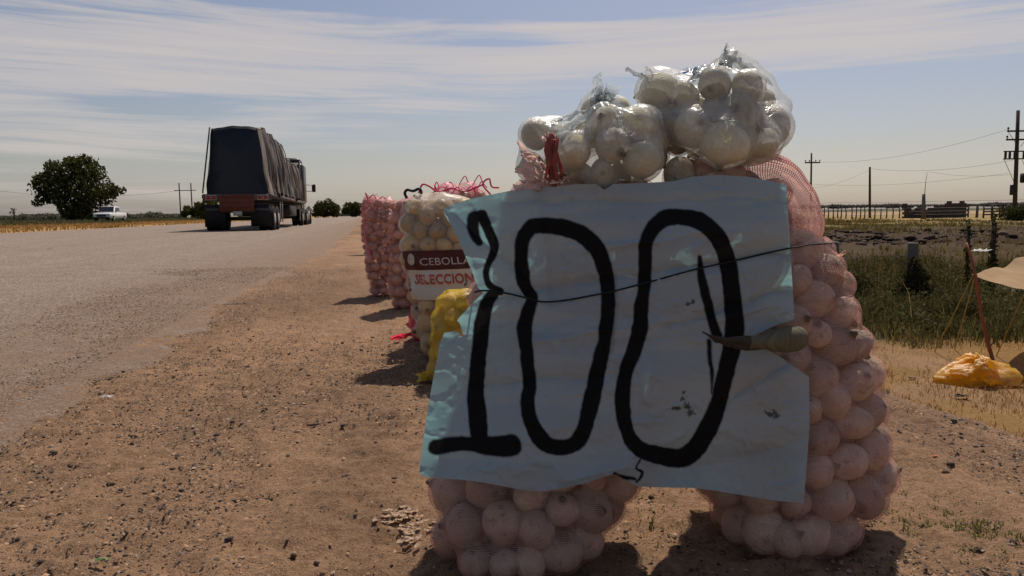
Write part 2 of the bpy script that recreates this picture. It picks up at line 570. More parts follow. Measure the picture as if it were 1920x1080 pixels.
cr = t.new('ShaderNodeTexVoronoi', {'Vector': t.new('ShaderNodeVectorMath', {0: co, 1: t.new('ShaderNodeVectorMath', {0: t.new('ShaderNodeTexNoise', {'Vector': co, 'Scale': 1.3, 'Detail': 5.0}).outputs['Color'], 'Scale': 1.6}, operation='SCALE').outputs[0]}, operation='ADD').outputs[0], 'Scale': .45}, feature='DISTANCE_TO_EDGE')
crk = t.m('MULTIPLY', t.m('LESS_THAN', cr.outputs['Distance'], .006), t.ramp(t.noise(co, .7, 3), [(.48, 0.0), (.58, 1.0)]))
c = t.mix(t.m('MULTIPLY', crk, .7), c, (.05, .04, .035))
c = t.mix(1.0, c, t.new('ShaderNodeCombineColor', {0: f, 1: f, 2: f}).outputs[0], 'MULTIPLY')
# dust blown over the asphalt near its crumbling edge
dn = t.noise(co, 4.5, 7, .7)
dust = t.m('MULTIPLY', t.ramp(dst, [(0.0, 1.0), (.14, .95), (.40, .45), (1.0, .12)]), t.ramp(dn, [(.28, 0.25), (.58, 1.0)]))
c = t.mix(dust, c, t.mix(t.noise(co, 60, 6, .7), (.11, .07, .048), (.34, .22, .14)))
nf = t.noise(co, 300, 3, .7)
b = t.new('ShaderNodeBump', {'Strength': 1.0, 'Distance': .005, 'Height': t.m('ADD', t.m('MULTIPLY', vor.outputs['Distance'], -1.0), nf)})
p = t.new('ShaderNodeBsdfPrincipled', {'Base Color': c, 'Roughness': .88, 'Specular IOR Level': .2, 'Normal': b.outputs[0]})
t.new('ShaderNodeOutputMaterial', {0: p.outputs[0]})
road = mk('road', rvv.reshape(-1, 3), rf, m_road, smooth=True, attrs={'inset': np.clip(RU / 3.0, 0, 1).reshape(-1)})
tag(road, kind='structure')


def gz(p):
    u, v = UV(Vector((p[0], p[1], 0)))
    return float(Hgt(u, v))


def on_ground(px, py):
    """point of the real terrain seen at this place"""
    d = ray(px, py)
    lo_, prev = .5, None
    tt = np.concatenate([np.linspace(.8, 12, 900), np.linspace(12, 160, 2500)])
    pts = np.array(CAM)[None] + np.array(d)[None] * tt[:, None]
    uu = pts @ EUa; vv = pts @ EVa
    hh = Hgt(uu, vv)
    k = np.argmax(pts[:, 2] < hh)
    return Vector(pts[k])

# ------------------------------------------------------------------ onions
def onion_mesh(seed, dark=0.0, seg=16):
    r = np.random.default_rng(seed)
    prof = [(0.0, -.90), (.10, -.93), (.16, -.88), (.42, -.80), (.72, -.58), (.93, -.26), (1.0, .06), (.93, .38), (.72, .64), (.42, .82), (.22, .96), (.14, 1.12), (.11, 1.22), (0.0, 1.20)]
    sx, sy = r.uniform(.94, 1.04), r.uniform(.94, 1.04)
    v, f = [], []
    for k, (a, z) in enumerate(prof):
        for j in range(seg):
            th = 2 * math.pi * j / seg
            q = 1 + .035 * math.sin(2 * th + seed + z) + .025 * math.sin(3 * th + seed) + .018 * math.sin(5 * th + 2 * seed + 2 * z)
            v.append((a * sx * q * math.cos(th), a * sy * q * math.sin(th), z * r.uniform(.985, 1.015) + (.06 * math.cos(th - seed) if z > 1 else 0)))
    n = len(prof)
    f = [(i * seg + j, i * seg + (j + 1) % seg, (i + 1) * seg + (j + 1) % seg, (i + 1) * seg + j) for i in range(n - 1) for j in range(seg)]
    me_o = mk('onion', v, f, None, None, True)
    me = me_o.data
    bpy.data.objects.remove(me_o)
    return me


def onion_mat(name, skin, belly, tip=(.24, .18, .11), patch=.8):
    m = bpy.data.materials.new(name)
    m.use_nodes = True
    m.node_tree.nodes.clear()
    t = NT(m.node_tree)
    co = t.new('ShaderNodeTexCoord').outputs['Object']
    s = t.new('ShaderNodeSeparateXYZ', {0: co})
    rnd = t.new('ShaderNodeObjectInfo').outputs['Random']
    ang = t.m('ARCTAN2', s.outputs[1], s.outputs[0])
    vec = t.new('ShaderNodeCombineXYZ', {0: t.m('SINE', ang), 1: t.m('COSINE', ang), 2: t.m('ADD', t.m('MULTIPLY', s.outputs[2], .10), t.m('MULTIPLY', rnd, 20.0))}).outputs[0]
    n1 = t.noise(vec, 9, 3, .7)
    n2 = t.noise(t.new('ShaderNodeVectorMath', {0: co, 1: t.new('ShaderNodeCombineXYZ', {0: rnd, 1: rnd, 2: t.m('MULTIPLY', rnd, 31.0)}).outputs[0]}, operation='ADD').outputs[0], 1.3, 4, .6)
    c = t.mix(t.ramp(n2, [(.35, 0.0), (.62, 1.0)]), skin, belly)
    c = t.mix(t.ramp(n1, [(.42, 0.0), (.72, .7)]), c, tuple(k * .55 for k in skin))
    n4 = t.noise(t.new('ShaderNodeVectorMath', {0: co, 1: t.new('ShaderNodeCombineXYZ', {0: t.m('MULTIPLY', rnd, 17.0), 1: rnd, 2: rnd}).outputs[0]}, operation='ADD').outputs[0], 2.2, 5, .7)
    c = t.mix(t.ramp(n4, [(.56, 0.0), (.64, patch)]), c, (.25, .165, .095))
    c = t.mix(t.ramp(t.noise(co, 14, 3, .7), [(.62, 0.0), (.72, .55)]), c, (.13, .09, .06))
    tipf = t.m('MAXIMUM', t.ramp(s.outputs[2], [(.86, 0.0), (1.0, 1.0)]), t.ramp(t.m('MULTIPLY', s.outputs[2], -1.0), [(.84, 0.0), (.93, 1.0)]))
    c = t.mix(tipf, c, tip)
    f = t.m('ADD', t.m('MULTIPLY', rnd, .50), .62)
    c = t.mix(1.0, c, t.new('ShaderNodeCombineColor', {0: f, 1: f, 2: f}).outputs[0], 'MULTIPLY')
    b = t.new('ShaderNodeBump', {'Strength': .5, 'Distance': .02, 'Height': n1})
    p = t.new('ShaderNodeBsdfPrincipled', {'Base Color': c, 'Roughness': .6, 'Specular IOR Level': .22, 'Normal': b.outputs[0],
                                           'Subsurface Weight': .0})
    t.new('ShaderNodeOutputMaterial', {0: p.outputs[0]})
    return m


M_ONION = {
    'white': onion_mat('white_onion_skin', (.80, .76, .66), (.70, .58, .26), patch=.25),
    'pink': onion_mat('pale_onion_skin', (.80, .67, .53), (.62, .47, .32), patch=.65),
    'peach': onion_mat('peach_onion_skin', (.78, .56, .40), (.70, .44, .24), patch=.4),
    'yellow': onion_mat('yellow_onion_skin', (.72, .52, .20), (.70, .40, .09), patch=.3),
}
ONIONS = {}
for k_, m_ in M_ONION.items():
    ONIONS[k_] = []
    for s_ in range(4):
        me_ = onion_mesh(s_ * 7 + len(k_))
        me_.materials.append(m_)
        ONIONS[k_].append(me_)
ONIONS_LO = {}
for k_, m_ in M_ONION.items():
    me_ = onion_mesh(3, seg=9)
    me_.materials.append(m_)
    ONIONS_LO[k_] = [me_]


def put_onion(parent, c, r, kind, lo=False, rot=None, name='onion'):
    me = random.choice((ONIONS_LO if lo else ONIONS)[kind])
    o = bpy.data.objects.new(name, me)
    col.objects.link(o)
    o.parent = parent
    o.location = c
    o.rotation_euler = rot if rot else (random.uniform(0, 6.3), random.uniform(0, 6.3), random.uniform(0, 6.3))
    o.scale = (r * random.uniform(.90, 1.06), r * random.uniform(.90, 1.06), r * random.uniform(.84, 1.10))
    return o


class Form:
    """upright soft container: centre and half-widths by height"""
    def __init__(s, rows):
        rows = sorted(rows)
        s.z, s.cx, s.cy, s.rx, s.ry = np.array(rows, float).T

    def at(s, z):
        return [np.interp(z, s.z, a) for a in (s.cx, s.cy, s.rx, s.ry)]


def pack(form, n, r0, seed, iters=150, sq=2.6, jitter=.12):
    """loose pile of round things pressed into the form"""
    g = np.random.default_rng(seed)
    r = r0 * g.uniform(1 - jitter, 1 + jitter, n)
    z = g.uniform(form.z[0] + r0, form.z[-1] - r0, n)
    area = np.interp(z, form.z, form.rx * form.ry)
    cx, cy, rx, ry = form.at(z)
    a, q = g.uniform(0, 6.283, n), np.sqrt(g.uniform(0, 1, n))
    p = np.stack([cx + (rx - r) * q * np.cos(a), cy + (ry - r) * q * np.sin(a), z], 1)
    for it in range(iters):
        d = p[:, None] - p[None]
        L = np.linalg.norm(d, axis=2) + 1e-9
        ov = np.maximum(0, r[:, None] + r[None] - L)
        np.fill_diagonal(ov, 0)
        p += (d / L[..., None] * ov[..., None]).sum(1) * .32
        z = np.clip(p[:, 2], form.z[0] + r * .8, form.z[-1] - r * .8)
        cx, cy, rx, ry = form.at(z)
        ax, ay = np.maximum(rx - r, .004), np.maximum(ry - r, .004)
        dx, dy = (p[:, 0] - cx) / ax, (p[:, 1] - cy) / ay
        k = (np.abs(dx) ** sq + np.abs(dy) ** sq) ** (1 / sq)
        s_ = np.where(k > 1, 1 / np.maximum(k, 1e-6), 1)
        p[:, 0], p[:, 1], p[:, 2] = cx + dx * s_ * ax, cy + dy * s_ * ay, z
    # how deep inside
    return p, r, k


def shell_sdf(rel, rr, k):
    d = np.linalg.norm(rel, axis=-1) - rr
    m = d.min(-1, keepdims=True)
    return (m[..., 0] - k * np.log(np.exp(-(d - m) / k).sum(-1)))


def drape(form, p, r, zs, nth=120, k=.006, margin=.002, rmax=1.25, seed=0, fold=0.0):
    """skin stretched round the pile, as rings of points"""
    th = np.linspace(0, 2 * np.pi, nth, endpoint=False)
    rings = []
    T = np.linspace(1.0, .03, 36)
    for z in zs:
        cx, cy, rx, ry = form.at(z)
        q = rmax / (np.abs(np.cos(th) / max(rx, .01)) ** 2.3 + np.abs(np.sin(th) / max(ry, .01)) ** 2.3) ** (1 / 2.3)
        q = np.maximum(q, .03)
        near_ = np.abs(p[:, 2] - z) < r + .035
        if not near_.any():
            rings.append(np.full(nth, .006)); continue
        pp, rr = p[near_], r[near_]
        rad = q[:, None] * T[None]
        pos = np.stack([cx + rad * np.cos(th)[:, None], cy + rad * np.sin(th)[:, None], np.full_like(rad, z)], -1)
        s = shell_sdf(pos[:, :, None] - pp[None, None], rr, k) - margin
        inside = s < 0
        first = np.argmax(inside, 1)
        hit = inside.any(1)
        i = np.clip(first, 1, len(T) - 1)
        ar = np.arange(nth)
        s0, s1 = s[ar, i - 1], s[ar, i]
        f = np.clip(s0 / (s0 - s1 + 1e-9), 0, 1)
        R_ = rad[ar, i - 1] + (rad[ar, i] - rad[ar, i - 1]) * f
        rings.append(np.where(hit, R_, .006))
    Rr = np.array(rings)
    # net is taut: lift the deepest valleys
    for _ in range(3):
        sm = (np.roll(Rr, 1, 1) + np.roll(Rr, -1, 1)) / 2
        Rr = np.maximum(Rr, sm)
        up = Rr.copy(); up[1:-1] = (Rr[:-2] + Rr[2:]) / 2
        Rr = np.maximum(Rr, up)
    Rr = (Rr * 2 + np.roll(Rr, 1, 1) + np.roll(Rr, -1, 1)) / 4
    if fold:
        Z_, T_ = np.meshgrid(zs, th, indexing='ij')
        Rr = Rr + fold * np.abs(fbm(T_ * 2.2 + seed, Z_ * 14 + seed, 4)) * .6
    return th, Rr


def shell_mesh(name, form, zs, th, Rr, m, parent, uvscale=300.0, closed_top=True):
    nz, nth = Rr.shape
    cx, cy, _, _ = form.at(zs)
    x = cx[:, None] + Rr * np.cos(th)
    y = cy[:, None] + Rr * np.sin(th)
    z = np.repeat(zs[:, None], nth, 1)
    # duplicate the seam column so the weave's UVs wrap
    x, y, z = (np.concatenate([a, a[:, :1]], 1) for a in (x, y, z))
    v = np.stack([x, y, z], -1).reshape(-1, 3)
    mean = np.median(Rr)
    uu = np.repeat((np.concatenate([th, [2 * np.pi]]) * mean * uvscale)[None], nz, 0)
    d = np.sqrt(np.gradient(x, axis=0) ** 2 + np.gradient(y, axis=0) ** 2 + np.gradient(z, axis=0) ** 2)
    vv = np.repeat((zs * uvscale)[:, None], nth + 1, 1)
    n1 = nth + 1
    i = np.arange(nz * n1).reshape(nz, n1)
    f = np.stack([i[:-1, :-1], i[:-1, 1:], i[1:, 1:], i[1:, :-1]], -1).reshape(-1, 4)
    return mk(name, v, f, m, parent, True, uv=np.stack([uu, vv], -1).reshape(-1, 2))


def px_form(rows, Y, base, cy=None):
    """container from the outline (height row, left, right) seen in the photo, standing at depth Y"""
    out = []
    for i, (py, xl, xr, ry) in enumerate(rows):
        yy = cy[i]
        a, b = P(xl, py, yy), P(xr, py, yy)
        out.append(((a.z + b.z) / 2 - base.z, (a.x + b.x) / 2 - base.x, yy - base.y, (b.x - a.x) / 2, ry))
    return Form(out)


M_PINKNET = net_mat('pink_net', (.76, .42, .37), .36, trans=.55)
M_PINKNET_FAR = net_mat('pink_net_far', (.78, .36, .38), .34, trans=.5)
M_PINKNET_DENSE = net_mat('folded_pink_net', (.74, .43, .39), .62, trans=.6)
M_REDNET = net_mat('crimson_net', (.42, .02, .06), .62, trans=.55)
M_MAGNET = net_mat('magenta_net', (.75, .05, .16), .66, trans=.55)
M_YELLOWNET = net_mat('yellow_net', (.86, .64, .04), .52, trans=.55)
M_WHITENET = net_mat('clear_net', (.82, .80, .76), .34, trans=.5)
M_CLEAR = film_mat('clear_film', tint=(.98, .98, .97), milk=.26, gloss=.015, bump=.003, bscale=9, rough=.3, milkcol=(.86, .88, .86))
M_CORD = mat('pink_cord', (.72, .05, .16), .6)
M_FIBRE = mat('pale_net_fibre', (.80, .60, .55), .5, trans=.5)


# ------------------------------------------------------------------ the two big pink net sacks that carry the sign
def big_sack(label, rows, Ys, n, seed, extra=(), k=.005, r0=.0358):
    mid = rows[len(rows) // 2]
    foot = min(rows, key=lambda q: -q[0])
    bp = P((foot[1] + foot[2]) / 2, foot[0], Ys[0])
    base = Vector((bp.x, bp.y, max(0.0, 0.0)))
    root = empty('onion_sack', base, 0, label, 'onion sack', 'pink net sacks of onions by the road')
    form = px_form(rows, Ys, base, Ys)
    lowz = form.z[0]
    form.z = np.where(form.z < .16, .004 + (form.z - lowz) * (.156 / (.16 - lowz)), form.z)      # the foot rests on the earth
    p, r, kk = pack(form, n, r0, seed, 170, jitter=.24)
    keep = kk > .5
    for c_, r_ in zip(p[keep], r[keep]):
        put_onion(root, tuple(c_), r_, 'pink')
    pe, re_ = p, r
    if len(extra):
        ex = np.array([(*(P(x, y, Y_) - base), rad * Y_ / F_PX) for (x, y, Y_, rad) in extra])
        pe = np.concatenate([p, ex[:, :3]]); re_ = np.concatenate([r, ex[:, 3]])
    zs = np.linspace(max(.001, (pe[:, 2] - re_).min() - .001), (pe[:, 2] + re_).max() - .001, 190)
    th, Rr = drape(form, pe, re_, zs, 190, k, .0022, 1.35)
    net = shell_mesh('net', form, zs, th, Rr, M_PINKNET, root, 340)
    return root, form, base, (zs, th, Rr)


rows_r = [(1072, 1385, 1520, .09), (1050, 1352, 1572, .12), (1000, 1325, 1625, .14), (900, 1292, 1668, .15), (800, 1298, 1650, .15), (690, 1290, 1642, .145),
          (600, 1275, 1606, .135), (500, 1262, 1580, .125), (462, 1262, 1545, .11), (420, 1250, 1450, .11), (340, 1240, 1400, .10), (305, 1270, 1380, .07)]
Ys_r = [1.33, 1.335, 1.35, 1.38, 1.39, 1.40, 1.40, 1.41, 1.42, 1.43, 1.43, 1.43]
sack_r, form_r, base_r, rdat_r = big_sack('tall pink net sack of pale onions leaning at the right edge of the price sign', rows_r, Ys_r, 245, 5)
rows_l = [(1125, 870, 1060, .09), (1090, 815, 1115, .12), (1010, 798, 1165, .14), (920, 802, 1200, .15), (800, 838, 1235, .15), (690, 850, 1250, .145), (600, 865, 1255, .14),
          (480, 895, 1245, .13), (400, 930, 1235, .12), (340, 985, 1225, .09)]
Ys_l = [1.26, 1.27, 1.295, 1.33, 1.365, 1.39, 1.40, 1.41, 1.42, 1.42]
sack_l, form_l, base_l, rdat_l = big_sack('pink net sack of onions mostly hidden behind the left half of the price sign', rows_l, Ys_l, 232, 9)

# folded upper end of the right sack, empty net drawn over its shoulder
ct = [(1340, 345, 62, 1.44), (1420, 345, 62, 1.43), (1470, 372, 52, 1.42), (1488, 415, 50, 1.41), (1492, 452, 44, 1.41)]
nt, na_ = 90, 140
cc = curve_pts([(*P(x, y, Y_), r_ * Y_ / F_PX) for x, y, r_, Y_ in [(1262, 352, 28, 1.42)] + ct + [(1498, 476, 40, 1.40)]], nt)
vv_, ff_ = [], []
for i in range(nt):
    tg = cc[min(i + 1, nt - 1), :3] - cc[max(i - 1, 0), :3]
    tg /= np.linalg.norm(tg)
    xx = np.cross([0, 1, 0], tg); xx /= np.linalg.norm(xx)
    for j in range(na_):
        a_ = 2 * np.pi * j / na_
        fw = vnoise(a_ * 2.2, i * .02 + 5) * 1.4
        q_ = cc[i, 3] * (.94 + .10 * vnoise(i * .16, 7.7) + .22 * abs(vnoise(math.cos(a_) * 3.5 + fw, math.sin(a_) * 3.5 + i * .015)) + .10 * abs(vnoise(a_ * 6, i * .05 + 2))) * (.2 + .8 * min(1, i / 6)) 
        vv_.append(cc[i, :3] + q_ * (math.cos(a_) * xx + .9 * math.sin(a_) * np.array([0, 1.0, 0])) - np.array(base_r))
ii = np.arange(nt * na_).reshape(nt, na_)
ff_ = np.stack([ii[:-1], np.roll(ii, -1, 1)[:-1], np.roll(ii, -1, 1)[1:], ii[1:]], -1).reshape(-1, 4)
uvv = np.stack(np.meshgrid(np.arange(na_) * 1.0, np.arange(nt) * 1.3), -1).reshape(-1, 2)
mk('net_shoulder', vv_, ff_, M_PINKNET_DENSE, sack_r, True, uv=uvv)
tag(sack_r.children[-1], 'folded empty net at the top of the sack')
for (x, y, Y_, r_) in [(1452, 366, 1.42, 36), (1478, 428, 1.41, 36), (1415, 372, 1.43, 34), (1275, 328, 1.36, 33), (1325, 350, 1.36, 34), (1400, 350, 1.40, 34)]:
    put_onion(sack_r, tuple(P(x, y, Y_) - base_r), r_ * Y_ / F_PX, 'pink', rot=(1.2, .3, random.random() * 6))



# ------------------------------------------------------------------ price sign
poly = [(915, 366), (960, 357), (1020, 352), (1085, 345), (1118, 345), (1133, 356), (1150, 345), (1210, 343), (1262, 340), (1300, 331), (1350, 328), (1400, 331), (1440, 338), (1474, 346),
        (1479, 420), (1485, 520), (1490, 598), (1450, 612), (1410, 632), (1370, 637), (1345, 634), (1318, 624), (1330, 633), (1362, 650), (1400, 658), (1436, 655), (1462, 668), (1490, 688),
        (1517, 706), (1518, 800), (1512, 880), (1507, 944), (1450, 938), (1395, 929), (1340, 920), (1300, 915), (1240, 914), (1195, 912), (1172, 900), (1155, 889), (1135, 893), (1100, 905),
        (1062, 914), (1020, 922), (985, 920), (940, 911), (890, 902), (845, 898), (800, 895), (786, 888), (790, 850), (800, 780), (812, 710), (826, 640), (833, 624), (850, 621), (860, 623), (866, 634), (868, 628),
        (862, 606), (856, 601), (872, 583), (888, 566), (906, 549), (896, 540), (885, 510), (868, 470), (850, 430), (834, 404), (830, 393), (850, 383), (885, 372)]
pol = np.array(poly, float)
step = 1.8
gx = np.arange(780, 1526, step)
gy = np.arange(322, 952, step)
GX, GY = np.meshgrid(gx, gy)


def inside(px, py):
    c_ = np.zeros(px.shape, bool)
    j = len(pol) - 1
    for i in range(len(pol)):
        xi, yi, xj, yj = *pol[i], *pol[j]
        c_ ^= ((yi > py) != (yj > py)) & (px < (xj - xi) * (py - yi) / (yj - yi + 1e-9) + xi)
        j = i
    return c_


ins = inside(GX, GY)
dil = ins.copy()
dil[1:] |= ins[:-1]; dil[:-1] |= ins[1:]; dil[:, 1:] |= ins[:, :-1]; dil[:, :-1] |= ins[:, 1:]
snap = dil & ~ins
SX, SY = GX.copy(), GY.copy()
qx, qy = GX[snap], GY[snap]
best = np.full(qx.shape, 1e9); bx, by = qx.copy(), qy.copy()
for i in range(len(pol)):
    a_, b_ = pol[i], pol[(i + 1) % len(pol)]
    ab = b_ - a_
    tt = np.clip(((qx - a_[0]) * ab[0] + (qy - a_[1]) * ab[1]) / (ab @ ab), 0, 1)
    cx_, cy_ = a_[0] + ab[0] * tt, a_[1] + ab[1] * tt
    d_ = np.hypot(cx_ - qx, cy_ - qy)
    u_ = d_ < best
    best = np.where(u_, d_, best); bx = np.where(u_, cx_, bx); by = np.where(u_, cy_, by)
SX[snap], SY[snap] = bx, by


def stroke(pts, rad, x, y, n=70, soft=1.6):
    """coverage of a sprayed line"""
    c_ = curve_pts([(a, b, r_) for (a, b), r_ in zip(pts, rad if hasattr(rad, '__len__') else [rad] * len(pts))], n)
    d_ = np.full(x.shape, 1e9)
    for (ax, ay, ar), (bx_, by_, br) in zip(c_[:-1], c_[1:]):
        ab = np.array([bx_ - ax, by_ - ay]); L = ab @ ab + 1e-9
        tt = np.clip(((x - ax) * ab[0] + (y - ay) * ab[1]) / L, 0, 1)
        d_ = np.minimum(d_, np.hypot(ax + ab[0] * tt - x, ay + ab[1] * tt - y) - (ar + (br - ar) * tt))
    return 1 - sstep(-soft, soft, d_)


def zz(pts):
    return [(780 + a * .5834, 330 + b * .5834) for a, b in pts]


jx = SX + 1.3 * fbm(SX / 22, SY / 22, 3) + 2.2 * vnoise(SX / 75, SY / 75)
jy = SY + 1.3 * fbm(SX / 22 + 50, SY / 22, 3)
paint = np.zeros(SX.shape)
for pts, rad, soft in [
    (zz([(212, 130), (185, 133), (180, 165), (188, 195), (202, 215)]), [9, 11, 10, 8, 6], 2.4),
    (zz([(208, 125), (235, 185), (250, 230), (228, 290), (226, 330), (245, 358), (272, 372)]), [10, 9, 8, 6, 6, 7, 7], 1.8),
    (zz([(255, 375), (232, 400), (212, 470), (206, 530), (197, 600), (193, 700), (200, 780), (208, 855)]), [9, 12, 14, 14, 14, 15, 16, 15], 1.8),
    (zz([(66, 872), (130, 862), (190, 862), (250, 868), (306, 866)]), [14, 13, 14, 18, 19], 2.8),
    (zz([(372, 162), (430, 160), (500, 172), (552, 205), (590, 255), (612, 330), (615, 430), (606, 520), (585, 620), (568, 720), (545, 800), (520, 850), (485, 870), (430, 868), (390, 830), (364, 770), (356, 720), (364, 680),
          (358, 620), (352, 560), (350, 500), (358, 450), (374, 408), (376, 388), (356, 360), (343, 310), (338, 250), (345, 195), (372, 162)]),
     [14, 14, 15, 15, 14, 13, 13, 12, 14, 15, 14, 14, 14, 14, 14, 13, 13, 12, 12, 12, 13, 12, 10, 9, 11, 12, 12, 13, 14], 2.2),
    (zz([(842, 130), (900, 140), (955, 180), (990, 240), (1006, 320), (1020, 420), (1024, 500), (1012, 570), (992, 650), (968, 740), (935, 815), (895, 880), (850, 908), (790, 900), (725, 880), (688, 840), (670, 780),
          (668, 700), (678, 620), (702, 560), (718, 500), (722, 430), (735, 360), (737, 280), (740, 215), (765, 165), (800, 138), (842, 130)]),
     [14, 15, 15, 15, 15, 16, 17, 16, 15, 15, 16, 17, 17, 16, 14, 13, 13, 13, 14, 14, 14, 13, 11, 12, 12, 13, 14, 14], 2.0),
    (zz([(911, 262), (918, 330), (934, 400), (952, 460), (972, 520)]), [4, 7, 8, 8, 9], 2.2),
    (zz([(945, 530), (944, 580), (952, 640), (950, 700)]), [5, 5, 4, 2], 3.0),
    (zz([(722, 908), (706, 940), (724, 952), (718, 970), (705, 985)]), [2, 2, 3, 3, 2], 1.2),
    (zz([(636, 955), (655, 968), (700, 975)]), [3, 4, 3], 1.6),
]:
    paint = np.maximum(paint, stroke(pts, [q * 1.06 + .6 if q > 5 else q for q in rad], jx, jy, soft=soft))
over = .35 * sstep(.1, .9, stroke(zz([(590, 240), (625, 330), (630, 430), (615, 560)]), 10, jx, jy, soft=8))   # overspray
paint = np.maximum(paint, over)
smud = np.zeros(SX.shape)
for (x, y, s_) in [(1290, 762, 7), (1281, 748, 5), (1296, 775, 6), (1270, 766, 5), (1283, 735, 4), (1262, 765, 4), (1446, 776, 7), (1455, 779, 5), (1300, 565, 4), (1335, 590, 3), (1290, 570, 3)]:
    d_ = np.hypot((SX - x) * (.7 if y > 770 else 1), SY - y) / s_
    smud = np.maximum(smud, (1 - sstep(.5, 1.3, d_ + .8 * fbm(SX / 4, SY / 4, 3))) * .8)
dry = sstep(.35, .75, fbm(SX / 3.5, SY / 9, 3) * .5 + .5 + .25 * fbm(SX / 60, SY / 60, 2))
paint = paint * (1 - .6 * dry * sstep(.0, 1.0, 1 - paint))
paint = np.clip(np.maximum(paint, smud), 0, 1)

# depth of the sheet: hangs in front of the sacks, dented and creased
Yd = 1.195 + (900 - SY) / 600 * .055
Yd += .020 * sstep(430, 330, SY)
Yd -= .045 * sstep(1320, 1000, SX) * sstep(620, 900, SY)
Yd -= .012 * fbm(SX / 210, SY / 160 + 4, 2)
fold_l = np.abs(((SY - 598) + .10 * (SX - 1100) + 10 * vnoise(SX / 60, SX * 0)) / 26)
Yd += .010 * np.exp(-fold_l) * sstep(1480, 1300, SX)                                # horizontal fold at the string
for (x0, y0, x1, y1, wd, am) in [(900, 560, 1490, 470, 14, .008), (1000, 640, 1460, 575, 16, -.006), (880, 460, 930, 700, 12, -.007), (1010, 360, 1030, 560, 13, .006),
                                 (1250, 610, 1480, 540, 10, .009), (880, 720, 1180, 700, 14, .006), (1180, 870, 1060, 900, 18, -.007), (1260, 890, 1500, 830, 20, .005), (1100, 470, 1400, 430, 10, -.004),
                                 (1480, 680, 1350, 760, 10, .006), (850, 400, 980, 520, 10, .007), (1230, 640, 1210, 900, 16, -.005), (950, 380, 1460, 372, 11, .006)]:
    ab = np.array([x1 - x0, y1 - y0], float); L = ab @ ab
    tt = ((SX - x0) * ab[0] + (SY - y0) * ab[1]) / L
    tcl = np.clip(tt, 0, 1)
    dd = np.hypot(x0 + ab[0] * tcl - SX, y0 + ab[1] * tcl - SY + 6 * vnoise(SX / 40, SY / 40))
    Yd += 1.5 * am * np.exp(-dd / wd)
rid = np.abs(fbm(SX / 80 + 9, SY / 60, 4, .55))
Yd += .0075 * np.minimum(rid, .5) + .0003 * np.abs(fbm(SX / 30, SY / 24, 3))
Yd += .055 * sstep(905, 828, SX) * sstep(470, 380, SY)                               # top left corner bends back
Yd += .03 * sstep(850, 785, SX) * sstep(700, 900, SY)
Yd -= .016 * sstep(1420, 1520, SX) * sstep(690, 900, SY)
Yd += .012 * np.exp(-((SX - 858) / 14) ** 2 - ((SY - 610) / 14) ** 2)
# real positions along the sight lines through each sheet point
dirs = np.stack([(SX - 960) / F_PX, -(SY - 540) / F_PX, -np.ones(SX.shape)], -1) @ np.array(ROT).T
pos = np.array(CAM) + dirs * (Yd / dirs[..., 1])[..., None]
okq = dil[:-1, :-1] & dil[:-1, 1:] & dil[1:, 1:] & dil[1:, :-1]
cxm, cym = GX[:-1, :-1] + step / 2, GY[:-1, :-1] + step / 2
sid = np.arange(GX.size).reshape(GX.shape)
sf = np.stack([sid[:-1, :-1], sid[1:, :-1], sid[1:, 1:], sid[:-1, 1:]], -1)[okq]
used = np.zeros(GX.size, bool); used[sf.ravel()] = True
remap = np.cumsum(used) - 1
sf = remap[sf]
prt = np.stack([fbm(SX / 300, SY / 34, 3), fbm(SX / 120 + 30, SY / 50 + 9, 3), vnoise(SX / 260, SY / 90)], -1)
fpart = np.clip(prt * .5 + .5, 0, 1).reshape(-1, 3)[used]

m_sign = bpy.data.materials.new('blue_coated_paper')
m_sign.use_nodes = True
m_sign.node_tree.nodes.clear()
t = NT(m_sign.node_tree)
co = t.new('ShaderNodeTexCoord').outputs['Object']
pa = t.new('ShaderNodeAttribute', attribute_name='paint').outputs['Fac']
gh = t.new('ShaderNodeSeparateColor', {0: t.new('ShaderNodeAttribute', attribute_name='ghost').outputs['Color']})
c = t.mix(t.ramp(gh.outputs[0], [(.48, 0.0), (.72, .6)]), (.50, .53, .53), (.37, .46, .54))
c = t.mix(t.ramp(gh.outputs[1], [(.5, 0.0), (.8, .6)]), c, (.47, .46, .42))
c = t.mix(t.m('MULTIPLY', t.noise(co, 30, 5, .7), .22), c, (.36, .40, .42))
c = t.mix(pa, c, (.006, .006, .006))
b = t.new('ShaderNodeBump', {'Strength': 1.0, 'Distance': .0004, 'Height': t.noise(co, 25, 4, .5)})
p = t.new('ShaderNodeBsdfPrincipled', {'Base Color': c, 'Roughness': t.m('ADD', t.m('MULTIPLY', pa, .25), .5), 'Specular IOR Level': .25, 'Normal': b.outputs[0]})
tcx = t.mix(pa, (.22, .52, .56), (.01, .01, .01))
tr = t.new('ShaderNodeBsdfTranslucent', {'Color': tcx})
mx = t.new('ShaderNodeMixShader', {0: .34, 1: p.outputs[0], 2: tr.outputs[0]})
t.new('ShaderNodeOutputMaterial', {0: mx.outputs[0]})
sign = mk('price_sign', pos.reshape(-1, 3)[used], sf, m_sign, None, True, attrs={'paint': paint.reshape(-1)[used], 'ghost': fpart})
tag(sign, 'torn pale blue paper sign with 100 sprayed on it in black', 'sign')

# string round sign and sacks
M_STRING = mat('black_string', (.012, .012, .014), .7)
MBs = MB()


def sign_Y(px, py):
    i = int(np.clip((py - gy[0]) / step, 0, len(gy) - 1)); j = int(np.clip((px - gx[0]) / step, 0, len(gx) - 1))
    return float(Yd[i, j])


